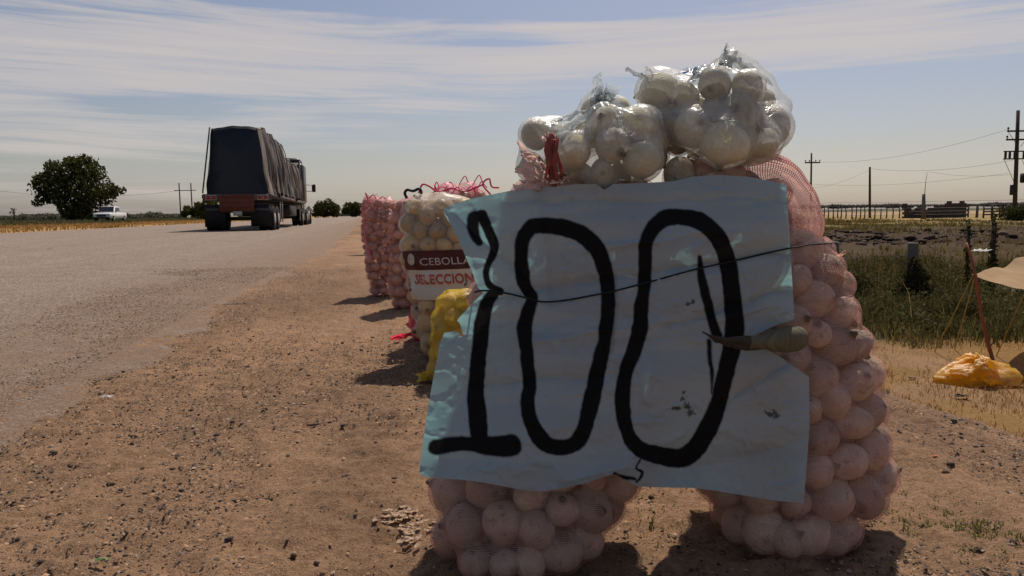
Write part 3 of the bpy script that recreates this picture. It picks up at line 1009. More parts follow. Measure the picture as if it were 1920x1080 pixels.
sp = [(902, 545), (925, 546), (955, 551), (985, 558), (1018, 566), (1060, 563), (1105, 555), (1150, 546), (1220, 528), (1300, 506), (1380, 488), (1440, 474), (1478, 466)]
spts = [P(x, y, sign_Y(x, y) - .0035) for x, y in sp]
spts = [P(895, 547, 1.30), P(890, 548, 1.24)] + spts + [P(1500, 462, 1.265), P(1524, 458, 1.30), P(1560, 456, 1.38), P(1530, 452, 1.50), P(1300, 452, 1.56)]
MBs.tube(curve_pts(spts, 90), .0015, 6)
tag(MBs.build('string', M_STRING, None, True), 'thin black string tied across the price sign', 'string')

# onion with its neck at the tear, thin end drawn as the dark opening
def lathe(axis_pts, radii, n=24, wob=.0, seed=0):
    b_ = MB()
    b_.tube(axis_pts, radii, n)
    return b_


onr = empty('onion', P(1470, 640, 1.215), 0, 'greenish onion at the right edge of the sign, its neck ending in a dark streak drawn for the shaded tear', 'onion')
oo = Vector(onr.location)
ax = curve_pts([P(1504, 632, 1.225), P(1498, 633, 1.222), P(1478, 636, 1.215), P(1452, 639, 1.205), P(1432, 641, 1.196), P(1415, 641, 1.190), P(1404, 641, 1.188)], 26) - np.array(oo)
rr_ = np.interp(np.linspace(0, 1, 26), [0, .04, .12, .25, .4, .52, .62, .8, 1.0], np.array([1, 13, 21, 25, 24, 19, 14, 12, 11]) * 1.2 / F_PX * (1 + .05 * np.array([vnoise(i * .8, 2.2) for i in range(9)])))
m_neck = onion_mat('green_onion_skin', (.19, .17, .11), (.13, .13, .07), (.10, .10, .06))
lathe(ax, rr_).build('bulb', m_neck, onr, True)
ax2 = curve_pts([P(1412, 641, 1.189), P(1385, 638, 1.186), P(1362, 637, 1.183), P(1345, 633, 1.180), P(1330, 629, 1.176), P(1317, 622, 1.172)], 12) - np.array(oo)
lathe(ax2, np.array([11.5, 10.5, 8.5, 6.5, 5, 4.2, 3.6, 3, 2.6, 2.2, 1.8, 1.2]) * 1.2 / F_PX, 10).build('neck', mat('neck_and_tear_shade', (.05, .042, .03), .9, var=.9, vscale=60), onr, True)  # neck at the thick end; thin end is the tear's shade given as colour


# ------------------------------------------------------------------ clear bags of white onions on top
def clear_bag(label, onions, centre, Yc, virt, mats, seed, k=.009, parts=(), tint=None):
    root = empty('onion_bag', P(*centre, Yc), 0, label, 'plastic bag', 'clear bags of white onions on top of the sacks')
    base = Vector(root.location)
    C_, Rr_ = [], []
    for (x, y, r_, Y_) in onions:
        o = put_onion(root, tuple(P(x, y, Y_) - base), r_ * Y_ / F_PX * .96, 'white')
        C_.append(P(x, y, Y_) - base); Rr_.append(r_ * Y_ / F_PX * .98)
    for (x, y, r_, Y_) in virt:
        C_.append(P(x, y, Y_) - base); Rr_.append(r_ * Y_ / F_PX)
    C_ = np.array([tuple(q) for q in C_]); Rr_ = np.array(Rr_)
    nth, nph = 200, 110
    th = np.linspace(0, 2 * np.pi, nth, endpoint=False)
    ph = np.linspace(.02, np.pi - .02, nph)
    D = np.stack([np.sin(ph)[:, None] * np.cos(th), np.sin(ph)[:, None] * np.sin(th), np.cos(ph)[:, None] * np.ones(nth)], -1)
    T = np.linspace(.26, .004, 60)
    out = np.zeros((nph, nth))
    for i in range(nph):
        pos_ = D[i][:, None] * T[None, :, None]
        s = shell_sdf(pos_[:, :, None] - C_[None, None], Rr_, k) - .0015
        ins_ = s < 0
        f_ = np.clip(np.argmax(ins_, 1), 1, len(T) - 1)
        ar = np.arange(nth)
        a_, b_ = s[ar, f_ - 1], s[ar, f_]
        out[i] = np.where(ins_.any(1), T[f_ - 1] + (T[f_] - T[f_ - 1]) * np.clip(a_ / (a_ - b_ + 1e-9), 0, 1), .01)
    for _ in range(12):                                        # stretch the film across the hollows
        sm = (np.roll(out, 1, 1) + np.roll(out, -1, 1)) / 2
        out = np.maximum(out, sm)
        up = out.copy(); up[1:-1] = (out[:-2] + out[2:]) / 2
        out = np.maximum(out, up)
    out = (2 * out + np.roll(out, 1, 1) + np.roll(out, -1, 1)) / 4
    PH, TH_ = np.meshgrid(ph, th, indexing='ij')
    out += .004 * np.maximum(0, 1 - np.abs(fbm(np.cos(TH_) * 2.3 + seed, np.sin(TH_) * 2.3 + PH * 1.2, 4)) * 2.6) ** 2
    v = (D * out[..., None]).reshape(-1, 3)
    i = np.arange(nph * nth).reshape(nph, nth)
    f = np.stack([i[:-1], np.roll(i, -1, 1)[:-1], np.roll(i, -1, 1)[1:], i[1:]], -1).reshape(-1, 4)
    mk('plastic_film', v, f, mats, root, True)
    return root, base


bag_r, bb = clear_bag('larger clear plastic bag of white onions, topmost on the pile at right',
    [(1237, 172, 42, 1.40), (1285, 180, 28, 1.37), (1340, 160, 34, 1.36), (1402, 163, 31, 1.34), (1300, 240, 38, 1.33), (1385, 212, 38, 1.33), (1358, 268, 48, 1.31), (1444, 240, 43, 1.38), (1432, 268, 32, 1.33),
     (1255, 228, 30, 1.37), (1340, 205, 30, 1.37), (1400, 285, 24, 1.36), (1300, 200, 38, 1.46), (1380, 200, 40, 1.46), (1420, 250, 40, 1.46), (1320, 260, 40, 1.46), (1275, 262, 28, 1.40), (1250, 195, 30, 1.46), (1430, 190, 26, 1.42)],
    (1345, 215), 1.39, [(1372, 128, 16, 1.40), (1372, 113, 8, 1.40), (1371, 104, 3, 1.40), (1405, 130, 16, 1.40), (1432, 152, 16, 1.41), (1345, 132, 12, 1.40), (1225, 150, 14, 1.40), (1464, 200, 18, 1.41), (1300, 142, 10, 1.40), (1425, 290, 14, 1.40)], M_CLEAR, 3)
bag_l, bbl = clear_bag('lower clear plastic bag of white onions with gathered top, behind the red knot',
    [(1003, 252, 31, 1.36), (998, 312, 30, 1.35), (1078, 285, 38, 1.33), (1133, 228, 32, 1.33), (1201, 236, 39, 1.34), (1147, 272, 35, 1.31), (1203, 300, 41, 1.31), (1128, 326, 28, 1.31), (1112, 205, 24, 1.40),
     (1050, 260, 30, 1.43), (1100, 260, 34, 1.43), (1170, 260, 36, 1.43), (1225, 290, 30, 1.42), (1160, 205, 22, 1.40), (1045, 320, 32, 1.40), (1090, 330, 26, 1.36), (1228, 262, 26, 1.36), (1165, 322, 22, 1.36)],
    (1115, 270), 1.37, [(1125, 190, 12, 1.38), (1124, 180, 6, 1.38), (1060, 240, 12, 1.38), (1030, 235, 14, 1.38), (1085, 222, 12, 1.38)], M_CLEAR, 8)


def crumple(name, parent, base, ctrl, n, m, seed, wid=.02, length=.05):
    """loose fan of film or net: a few thin creased ribbons"""
    b_ = MB()
    g = np.random.default_rng(seed)
    for k in range(n):
        a = np.array(ctrl[0]) + g.normal(0, .003, 3)
        d = np.array(ctrl[1]) - np.array(ctrl[0]) + g.normal(0, length * .28, 3)
        m_ = 10
        tt = np.linspace(0, 1, m_)[:, None]
        cen = a + d * tt + np.array([[.004 * vnoise(q * 6 + k * 9, k), .006 * vnoise(q * 5 + 40 + k, k), .004 * vnoise(q * 7 + 80, k)] for q in tt[:, 0]]).reshape(m_, 3)
        side = g.normal(0, 1, 3); side /= np.linalg.norm(side)
        w_ = wid * (.15 + .85 * np.sin(np.linspace(.1, 2.2, m_)))[:, None]
        L_, R_ = cen - side * w_ / 2, cen + side * w_ / 2
        mid_ = cen + g.normal(0, .0035, (m_, 3))
        v = np.concatenate([L_, mid_, R_])
        f = [(c0 + q, c0 + q + 1, c1 + q + 1, c1 + q) for (c0, c1) in ((0, m_), (m_, 2 * m_)) for q in range(m_ - 1)]
        b_.add(v - np.array(base), f)
    return b_.build(name, m, parent, True)


M_TUFT = film_mat('bunched_film', milk=.55, gloss=.8, bump=.010, bscale=30, rough=.12)
crumple('film_tuft', bag_l, bbl, (P(1125, 215, 1.37), P(1128, 172, 1.37)), 9, M_TUFT, 4, .024, .045)
crumple('film_pleat', bag_l, bbl, (P(1125, 182, 1.37), P(1175, 222, 1.35)), 7, M_TUFT, 6, .016, .05)
crumple('film_pleat', bag_l, bbl, (P(1120, 205, 1.36), P(1040, 255, 1.36)), 8, M_TUFT, 7, .015, .05)
crumple('film_tuft', bag_r, bb, (P(1371, 130, 1.40), P(1368, 100, 1.40)), 6, M_TUFT, 9, .018, .03)
crumple('film_pleat', bag_r, bb, (P(1375, 108, 1.39), P(1432, 160, 1.39)), 6, M_TUFT, 12, .016, .04)
crumple('film_pleat', bag_r, bb, (P(1362, 120, 1.38), P(1300, 150, 1.37)), 6, M_TUFT, 13, .014, .03)
crumple('film_tuft', bag_r, bb, (P(1225, 150, 1.39), P(1198, 135, 1.39)), 4, M_TUFT, 14, .010, .03)
b_ = MB()
b_.tube(curve_pts([P(1268, 139, 1.385), P(1285, 136, 1.38), P(1300, 130, 1.375), P(1315, 131, 1.38), P(1330, 122, 1.385)], 14) - np.array(bb), .0018, 6)
b_.tube(curve_pts([P(1288, 128, 1.38), P(1297, 133, 1.375), P(1306, 126, 1.375), P(1300, 137, 1.372), P(1310, 142, 1.37)], 14) - np.array(bb), .0022, 6)
b_.build('tie', mat('blue_tie', (.12, .42, .85), .5, trans=.4), bag_r, True)

# red knotted net top standing in front of the lower bag (belongs to the left sack)
kn = MB()
for j, (dx_, rr0) in enumerate([(0, .62), (-.006, .45), (.006, .45), (-.010, .3), (.010, .28), (.002, .4), (-.002, .35)]):
    pk = curve_pts([P(1037, 262, 1.275), P(1034, 285, 1.27), P(1036, 312, 1.27), P(1037, 335, 1.275), P(1038, 350, 1.285), P(1035, 366, 1.32)], 22) - np.array(base_l) + np.array([dx_, -.0035 * (j % 4), .002 * j]) + np.array([[dx_ * (.5 * math.sin(i * .3 + j) - .75 * (i > 14)), 0, 0] for i in range(22)])
    kr = np.interp(np.linspace(0, 1, 22), [0, .1, .35, .6, .78, .86, 1], np.array([3, 9, 12, 10, 6, 6, 11]) * 1.28 / F_PX) * rr0
    kr = kr * (1 + .12 * np.sin(np.arange(22) * 1.7 + j))
    kn.tube(pk, kr, 14)
kn.build('net_knot', mat('wound_red_net', (.44, .13, .11), .6, var=.9, vscale=90, bump=.004, bscale=150, trans=.45), sack_l, True)
tie = MB()
for q in range(3):
    a_ = np.linspace(0, 6.283, 18)
    c_ = P(1038, 338 + q * 3, 1.277) - base_l
    tie.tube(np.stack([c_.x + .0078 * np.cos(a_), c_.y + .0078 * np.sin(a_), c_.z + .001 * np.sin(a_ + q)], 1), .0011, 5, cap=False)
tie.build('net_tie', mat('pale_tie', (.6, .52, .46), .6), sack_l, True)
crumple('net_fringe', sack_l, base_l, (P(1030, 322, 1.28), P(985, 280, 1.28)), 7, M_FIBRE, 21, .008, .04)
crumple('net_fringe', sack_l, base_l, (P(1034, 348, 1.29), P(980, 340, 1.29)), 12, M_FIBRE, 22, .014, .05)
crumple('net_fringe', sack_l, base_l, (P(1045, 338, 1.28), P(1062, 330, 1.28)), 5, M_FIBRE, 23, .007, .02)
crumple('net_fringe', sack_l, base_l, (P(1036, 268, 1.275), P(1030, 250, 1.275)), 4, M_FIBRE, 24, .005, .02)
crumple('net_fringe', sack_r, base_r, (P(1562, 500, 1.40), P(1582, 478, 1.40)), 5, mat('torn_net_end', (.85, .55, .38), .5, trans=.5), 25, .008, .02)


# ------------------------------------------------------------------ the row of sacks further along the shoulder
def row_sack(name, label, cat, base, h, rx, ry, n, net, kind, seed, group, lean=(0, 0), rot=0.0, lo=False, r0=.038, taper=.8, margin=.002, k=.006, res=(110, 110), weave=230, bulge=0.0):
    root = empty(name, base, rot, label, cat, group)
    zz_ = np.linspace(.004, h, 9)
    s_ = zz_ / h
    prof = np.interp(s_, [0, .06, .18, .5, .85, .96, 1], [.72, .88, 1, 1 + bulge, .97, taper, taper * .8])
    wob = 1 + .05 * np.sin(s_ * 9 + seed)
    form = Form([(z, lean[0] * q, lean[1] * q, rx * p_ * w_, ry * p_) for z, q, p_, w_ in zip(zz_, s_, prof, wob)])
    p, r, kk = pack(form, n, r0, seed, 110)
    for c_, r_ in zip(p[kk > .4], r[kk > .4]):
        put_onion(root, tuple(c_), r_, kind, lo)
    zs = np.linspace(.001, h + .01, res[0])
    th, Rr = drape(form, p, r, zs, res[1], k, margin, 1.3, seed)
    shell_mesh('net', form, zs, th, Rr, net, root, weave)
    return root, form, p, (zs, th, Rr)


def gathered_top(root, form, h, m, cordm, seed, height=.06, zig=True, loops=2):
    """open rim of bunched net above the onions, with its draw-cord"""
    g = np.random.default_rng(seed)
    cx, cy, rx, ry = form.at(h)
    n = 64
    a = np.linspace(0, 2 * np.pi, n, endpoint=False)
    rings = []
    for q, (s_, zq) in enumerate([(1.02, -.05), (1.0, 0), (.86, height * .35), (.72, height * .6), (.55, height * .8), (.35, height * .72)]):
        zj = zq + (height * .35 * fbm(a * 1.6 + seed, a * 0 + q * .3, 3) if q > 1 else 0)
        rj = s_ * (1 + .08 * fbm(a * 2.4, a * 0 + q * .5 + seed, 3))
        rings.append(np.stack([cx + rx * rj * np.cos(a), cy + ry * rj * np.sin(a), h + zj + 0 * a], 1))
    v = np.concatenate(rings)
    i = np.arange(len(v)).reshape(len(rings), n)
    f = np.stack([i[:-1], np.roll(i, -1, 1)[:-1], np.roll(i, -1, 1)[1:], i[1:]], -1).reshape(-1, 4)
    uvv_ = np.stack(np.meshgrid(np.arange(n) * 2.2, np.arange(len(rings)) * 6.0), -1).reshape(-1, 2)
    mk('net_rim', v, f, m, root, True, uv=uvv_)
    if zig:
        b_ = MB()
        nn = 90
        aa = np.linspace(0, 6.283, nn)
        zc = h + height * (.45 + .35 * np.sin(aa * 11 + seed)) + .02 * vnoise(aa * 2 + seed, aa * 0)
        rc = .84 + .12 * np.cos(aa * 7 + seed)
        b_.tube(np.stack([cx + rx * rc * np.cos(aa), cy + ry * rc * np.sin(aa), zc], 1), .0028, 6)
        for q in range(loops):
            a0 = g.uniform(0, 6.28)
            c0 = np.array([cx + rx * .6 * math.cos(a0), cy + ry * .5 * math.sin(a0), h + height * .6])
            b_.tube(curve_pts([c0, c0 + (.02, 0, .035), c0 + (.035, .01, .05), c0 + (.05, 0, .015), c0 + (.07, 0, -.01)], 16), .0026, 6)
        b_.build('draw_cord', cordm, root, True)


def foot(px, py):
    return on_ground(px, py)


GROUP = 'onion sacks lined up along the road edge'
# far end of the row
fa = foot(688, 478)
ra, fo, _, _ = row_sack('onion_sack', 'farthest pink net sack of the row, only its left side showing', 'onion sack', (fa.x + .05, fa.y + .16, gz(fa)), .84, .165, .15, 130, M_PINKNET_FAR, 'peach', 31, GROUP, lo=True, res=(70, 70), weave=120)
gathered_top(ra, fo, .84, M_PINKNET_FAR, M_CORD, 3, .05)
fb = foot(716, 557)
rb, fo, _, _ = row_sack('onion_sack', 'upright pink net sack with a twisted red tuft on its top left corner', 'onion sack', (fb.x, fb.y + .15, gz(fb)), .72, .150, .14, 150, M_PINKNET_FAR, 'peach', 41, GROUP, r0=.033, lo=True, weave=150)
b_ = MB()
tb = np.array([-.10, -.05, .70])
b_.tube(curve_pts([tb, tb + (-.005, 0, .04), tb + (-.02, 0, .08)], 8), [.012, .009, .004, .005, .006, .008, .006, .002], 8)
b_.tube(curve_pts([tb + (0, 0, .03), tb + (.04, 0, .06), tb + (.07, 0, .02), tb + (.11, 0, .045), tb + (.15, .0, .01)], 20), .004, 6)
b_.tube(curve_pts([tb + (-.02, -.02, -.0), tb + (-.03, -.03, -.15), tb + (-.01, -.05, -.3), tb + (.02, -.06, -.42)], 20), .005, 6)
b_.build('draw_cord', mat('rose_cord', (.75, .16, .22), .6), rb, True)
gathered_top(rb, fo, .715, M_PINKNET_FAR, M_CORD, 5, .035, zig=False)
fc = foot(760, 582)
rc_, fo, _, _ = row_sack('onion_sack', 'pink net sack leaning against the back of the white printed sack', 'onion sack', (fc.x + .02, fc.y + .15, gz(fc)), .69, .155, .14, 150, M_PINKNET_FAR, 'peach', 51, GROUP, lean=(.02, 0), r0=.036, weave=170)
gathered_top(rc_, fo, .685, M_PINKNET_FAR, M_CORD, 8, .04, zig=False)
# sack behind the printed one, only its bunched open top shows
fh_ = P(862, 560, 3.62)
rh, fo, _, _ = row_sack('onion_sack', 'net sack behind the printed sack, magenta cord zigzagging round its open top', 'onion sack', (fh_.x, 3.62, 0), .70, .19, .15, 150, M_PINKNET, 'peach', 61, GROUP, weave=200)
gathered_top(rh, fo, .70, net_mat('rose_open_net', (.85, .32, .40), .40, trans=.6), M_CORD, 12, .055)
b_ = MB()
hb = Vector(rh.location)
for pts, rr0 in [([P(920, 365, 3.55), P(905, 346, 3.55), P(917, 335, 3.55), P(922, 350, 3.55), P(936, 352, 3.55)], .0045),
                 ([P(785, 362, 3.55), P(792, 346, 3.55), P(806, 350, 3.55), P(822, 360, 3.55), P(848, 353, 3.55), P(870, 360, 3.55), P(905, 346, 3.55)], .0048)]:
    b_.tube(np.array([tuple(q) for q in curve_pts(pts, 24)]) - np.array(hb), rr0, 6)
b_.build('draw_cord', M_CORD, rh, True)

# the printed CEBOLLA sack
fF = P(845, 690, 3.12)
rf_, formF, pF, (zsF, thF, RrF) = row_sack('onion_sack', 'white printed onion sack with a dark CEBOLLA band and red lettering', 'onion sack', (fF.x + .052, 3.12, 0), .655, .195, .15, 185, M_WHITENET, 'yellow', 71, GROUP,
                                           lean=(-.085, 0), r0=.038, taper=.97, res=(130, 150), weave=260)
gathered_top(rf_, formF, .655, net_mat('clear_open_net', (.85, .78, .70), .45, trans=.6), M_FIBRE, 15, .03, zig=False)


def on_sack(x, z, off):
    """x: distance round the front from the sack's middle, z: height"""
    i = int(np.clip(np.searchsorted(zsF, z), 1, len(zsF) - 1))
    cx, cy, rx, ry = formF.at(z)
    a = -math.pi / 2 + x / .172
    j = (a % (2 * math.pi)) / (2 * math.pi) * len(thF)
    rr0 = np.interp(j, np.arange(len(thF) + 1), np.append(RSM[i], RSM[i][0]))
    return (cx + (rr0 + off) * math.cos(a), cy + (rr0 + off) * math.sin(a), z)


RSM = RrF.copy()
for _ in range(34):
    RSM = np.maximum(RrF, (np.roll(RSM, 1, 1) + np.roll(RSM, -1, 1) + np.vstack([RSM[:1], RSM[:-1]]) + np.vstack([RSM[1:], RSM[-1:]])) / 4)


def panel(name, x0, x1, z0, z1, off, m, notch=0.0, skew=0.0):
    nx_, nz_ = 46, 20
    v = []
    for iz in range(nz_):
        for ix in range(nx_):
            q = ix / (nx_ - 1)
            zc_ = iz / (nz_ - 1)
            x = x0 + (x1 - x0) * q + notch * abs(zc_ - .5) * 2 * (1 if q < .5 else 0) * (1 - q) * -1
            v.append(on_sack(x, z0 + (z1 - z0) * zc_ + skew * q, off))
    i = np.arange(nx_ * nz_).reshape(nz_, nx_)
    f = np.stack([i[:-1, :-1], i[:-1, 1:], i[1:, 1:], i[1:, :-1]], -1).reshape(-1, 4)
    return mk(name, v, f, m, rf_, True)


M_PRW = mat('printed_white', (.72, .69, .62), .55, trans=.25)
M_PRM = mat('printed_maroon', (.07, .016, .017), .6, var=.6, vscale=25)
M_PRR = mat('printed_red', (.34, .04, .035), .6, var=.7, vscale=50)
M_PRT = mat('printed_cream', (.46, .40, .34), .6, var=.8, vscale=60)
tag(panel('printed_panel', -.20, .27, .255, .385, .0012, M_PRW, skew=.012), 'white printed panel')
tag(panel('printed_panel', -.185, .27, .375, .452, .0026, M_PRM, notch=.02, skew=.012), 'maroon printed band')


def lettering(name, text, x0, z0, size, off, m, stretch=1.0, skew=.025, bold=.0):
    cu = bpy.data.curves.new(name, 'FONT')
    cu.body, cu.size = text, size
    cu.offset = bold
    cu.space_character = 1.05
    ob = bpy.data.objects.new(name, cu)
    col.objects.link(ob)
    dg = bpy.context.evaluated_depsgraph_get()
    me = bpy.data.meshes.new_from_object(ob.evaluated_get(dg))
    bpy.data.objects.remove(ob)
    bpy.data.curves.remove(cu)
    v = [on_sack(x0 + q.co.x * stretch, z0 + q.co.y + skew * q.co.x * stretch, off) for q in me.vertices]
    for q, c_ in zip(me.vertices, v):
        q.co = c_
    me.materials.clear(); me.materials.append(m)
    return link(name, me, rf_)


tag(lettering('lettering', 'CEBOLLA', -.112, .397, .041, .0042, M_PRT, 1.25, bold=.0004), 'cream word CEBOLLA')
tag(lettering('lettering', 'SELECCION', -.160, .322, .052, .0030, M_PRR, .98, bold=.0006), 'red word SELECCION')
tag(lettering('lettering', 'SELECCION', -.155, .317, .052, .0026, mat('printed_pink_shadow', (.55, .25, .22), .6), .95, bold=.0005), 'pale shadow of the red word')
nn = 22
em = [on_sack(-.148 + .020 * math.cos(a), .417 + .023 * math.sin(a) - .004 * math.cos(2 * a), .0042) for a in np.linspace(0, 6.283, nn, endpoint=False)] + [on_sack(-.148, .417, .0042)]
tag(mk('emblem', em, np.array([(i, (i + 1) % nn, nn) for i in range(nn)]), M_PRT, rf_), 'round pale onion emblem')
# black and blue strap lying on the top left of the printed sack
b_ = MB()
ax_ = [P(x, y, 3.12) for x, y in [(763, 372), (759, 362), (764, 356), (775, 358), (786, 354), (790, 362), (784, 372), (776, 366), (786, 374), (792, 378)]]
b_.tube(curve_pts(ax_, 40), .006, 8)
tag(b_.build('strap', mat('black_strap', (.014, .02, .028), .5), None, True), 'black looped strap on top of the printed white sack', 'strap')

# small bags leaning at the feet of the row
fd = foot(778, 606)
row_sack('onion_bag', 'small crimson net bag squeezed between the pink sacks and the printed sack', 'net bag', (fd.x + .02, fd.y + .07, gz(fd)), .31, .080, .08, 26, M_REDNET, 'pink', 81, GROUP, lean=(.10, .0), r0=.034, res=(60, 60), weave=190)
fe = foot(790, 640)
rte, fo, _, _ = row_sack('onion_bag', 'small bright magenta net bag with its tail on the ground', 'net bag', (fe.x + .01, fe.y + .06, gz(fe)), .15, .075, .07, 12, M_MAGNET, 'pink', 91, GROUP, r0=.034, res=(50, 60), weave=190)
crumple('net_tail', rte, tuple(rte.location), (Vector(rte.location) + Vector((-.06, -.02, .03)), Vector(rte.location) + Vector((-.14, -.04, .008))), 9, mat('magenta_fringe', (.85, .08, .14), .5, trans=.5), 31, .02, .05)
fy = P(866, 715, 2.66)
ry_, fo, _, _ = row_sack('onion_bag', 'bright yellow net bag of onions standing in front of the printed sack', 'net bag', (fy.x, 2.68, 0), .315, .135, .12, 42, M_YELLOWNET, 'yellow', 101, GROUP, lean=(.035, 0), r0=.040, taper=.7, margin=.004, k=.010, weave=330)
crumple('bag_corner', ry_, tuple(ry_.location), (Vector(ry_.location) + Vector((-.10, -.03, .03)), Vector(ry_.location) + Vector((-.15, -.03, .006))), 6, M_YELLOWNET, 41, .03, .02)


# ------------------------------------------------------------------ foliage helper
def leaves(n, centres, radii, size, seed, squash=1.0, shell=.55, flat=.3):
    """many small leaf quads spread through overlapping lumps"""
    g = np.random.default_rng(seed)
    centres, radii = np.array(centres, float), np.array(radii, float)
    if radii.ndim == 1:
        radii = np.stack([radii] * 3, 1)
    wgt = radii.prod(1) ** (2 / 3); wgt /= wgt.sum()
    k = g.choice(len(centres), n, p=wgt)
    d = g.normal(0, 1, (n, 3)); d /= np.linalg.norm(d, axis=1)[:, None]
    rr0 = shell + (1 - shell) * g.random(n) ** .6
    clump = 1 + .16 * np.array(fbm(d[:, 0] * 3 + k * 3.1, d[:, 2] * 3 + d[:, 1] * 2, 3))
    c_ = centres[k] + d * radii[k] * (rr0 * clump)[:, None]
    a = g.normal(0, 1, (n, 3)); a /= np.linalg.norm(a, axis=1)[:, None]
    b = np.cross(a, g.normal(0, 1, (n, 3))); b /= np.linalg.norm(b, axis=1)[:, None] + 1e-9
    s_ = size * g.uniform(.55, 1.3, n)[:, None]
    v = np.stack([c_ - a * s_, c_ + b * s_ * .45, c_ + a * s_, c_ - b * s_ * .45], 1).reshape(-1, 3)
    f = np.arange(4 * n).reshape(n, 4)
    shade = np.repeat(g.uniform(.6, 1.35, n), 4)
    return v, f, shade


def leaf_mat(name, c1, c2, trans=.35):
    m = bpy.data.materials.new(name)
    m.use_nodes = True
    m.node_tree.nodes.clear()
    t = NT(m.node_tree)
    f = t.new('ShaderNodeAttribute', attribute_name='tone').outputs['Fac']
    n = t.noise(t.new('ShaderNodeTexCoord').outputs['Object'], .9, 3, .6)
    c = t.mix(n, c1, c2)
    c = t.mix(1.0, c, t.new('ShaderNodeCombineColor', {0: f, 1: f, 2: f}).outputs[0], 'MULTIPLY')
    p = t.new('ShaderNodeBsdfPrincipled', {'Base Color': c, 'Roughness': .8, 'Specular IOR Level': .08})
    tr = t.new('ShaderNodeBsdfTranslucent', {'Color': c})
    mx = t.new('ShaderNodeMixShader', {0: trans, 1: p.outputs[0], 2: tr.outputs[0]})
    t.new('ShaderNodeOutputMaterial', {0: mx.outputs[0]})
    return m


M_LEAF = leaf_mat('dark_leaves', (.045, .055, .014), (.085, .085, .025), .3)
M_LEAF2 = leaf_mat('dusty_leaves', (.075, .085, .045), (.11, .115, .065), .3)
M_BARK = mat('bark', (.085, .060, .042), .9, var=.3, bump=.02, bscale=8)

# ------------------------------------------------------------------ trees
def tree(label, Y, lobes, n, size, stem, m=M_LEAF, seed=1, group=None, name='broadleaf_tree', flat=1.0, cat='tree'):
    """lobes: (px, py, r_px) as the crown is seen; stem: (px, base py)"""
    sp_ = P(stem[0], stem[1], Y)
    g_ = float(Hgt(*UV(Vector((sp_.x, sp_.y, 0)))))
    root = empty(name, (sp_.x, Y, g_), 0, label, cat, group)
    base = Vector(root.location)
    g = np.random.default_rng(seed)
    C_, R_ = [], []
    for (x, y, r_) in lobes:
        R0 = r_ * Y / F_PX
        for q in range(3):
            yo = (q - 1) * R0 * .9 * flat
            C_.append(np.array(P(x, y, Y) - base) + (g.normal(0, R0 * .15), yo, g.normal(0, R0 * .12)))
            R_.append([R0 * (1 if q == 1 else .8)] * 3)
    v, f, tone = leaves(n, C_, R_, size, seed)
    mk('crown', v, f, m, root, attrs={'tone': tone})
    b_ = MB()
    top = np.mean(C_, axis=0)
    hs = top[2]
    w0 = max(.08, hs * .055)
    b_.tube(curve_pts([(0, 0, -.1), (w0 * .4, 0, hs * .25), (top[0] * .3, 0, hs * .5), (top[0] * .7, 0, hs * .9)], 10), np.linspace(w0, w0 * .4, 10), 9)
    for q in range(min(9, len(C_))):
        e = C_[(q * 3 + 1) % len(C_)]
        b_.tube(curve_pts([(w0 * .3, 0, hs * .25), (e[0] * .45, e[1] * .4, hs * .25 + (e[2] - hs * .25) * .55), tuple(e)], 8), np.linspace(w0 * .5, w0 * .1, 8), 6)
    b_.build('trunk', M_BARK, root, True)
    return root


tree('big spreading dark green tree standing alone beyond the road at left', 95,
     [(150, 318, 26), (115, 325, 24), (180, 325, 18), (90, 345, 24), (82, 368, 14), (125, 352, 30), (165, 350, 30), (145, 385, 26), (112, 378, 13), (175, 378, 22), (205, 358, 14), (222, 357, 9), (200, 372, 14), (78, 335, 12), (138, 304, 12), (158, 300, 9), (100, 312, 11), (130, 400, 16), (160, 402, 16), (70, 380, 7)],
     8800, .26, (143, 415), seed=4)
TG = 'dark trees at the far end of the road'
tree('rounded dark tree just right of the truck cab', 210, [(600, 388, 11), (615, 385, 11), (628, 389, 10), (610, 397, 12), (630, 398, 10), (595, 398, 10)], 2600, .42, (612, 405), seed=5, group=TG)
tree('rounded dark tree left of the far sacks', 240, [(656, 390, 10), (668, 389, 10), (648, 397, 7), (664, 398, 10), (680, 394, 9)], 2200, .45, (662, 405), seed=6, group=TG)
tree('dark bushy tree beside the truck at its left', 110, [(378, 392, 12), (366, 398, 10), (352, 396, 6), (386, 400, 14), (372, 384, 6), (395, 380, 12)], 2600, .22, (380, 408), seed=7, group=TG)
tree('small pointed tree left of the truck below the twin poles', 120, [(352, 390, 6), (350, 398, 7), (346, 402, 6)], 700, .22, (350, 408), seed=8, group=TG)
# palm far at the left edge
pr = empty('palm_tree', (P(26, 405, 170).x, 170, gz(P(26, 405, 170))), 0, 'small palm on the horizon at the left edge', 'palm tree')
b_ = MB()
b_.tube([(0, 0, 0), (.1, 0, 1.1), (0, 0, 2.2)], [.2, .16, .14], 8)
b_.build('trunk', M_BARK, pr)
g = np.random.default_rng(3)
vv_ = []
for q in range(26):
    a, el_ = g.uniform(0, 6.28), g.uniform(-.5, 1.2)
    d = np.array([math.cos(a) * math.cos(el_), math.sin(a) * math.cos(el_), math.sin(el_)])
    s_ = np.cross(d, [0, 0, 1]); s_ /= np.linalg.norm(s_)
    p0 = np.array([0, 0, 2.2]); p1 = p0 + d * .8; p2 = p0 + d * 1.25 + np.array([0, 0, -.45])
    vv_ += [p0, p1 + s_ * .14, p2, p1 - s_ * .14]
mk('crown', vv_, np.arange(len(vv_)).reshape(-1, 4), M_LEAF2, pr, attrs={'tone': np.ones(len(vv_))})

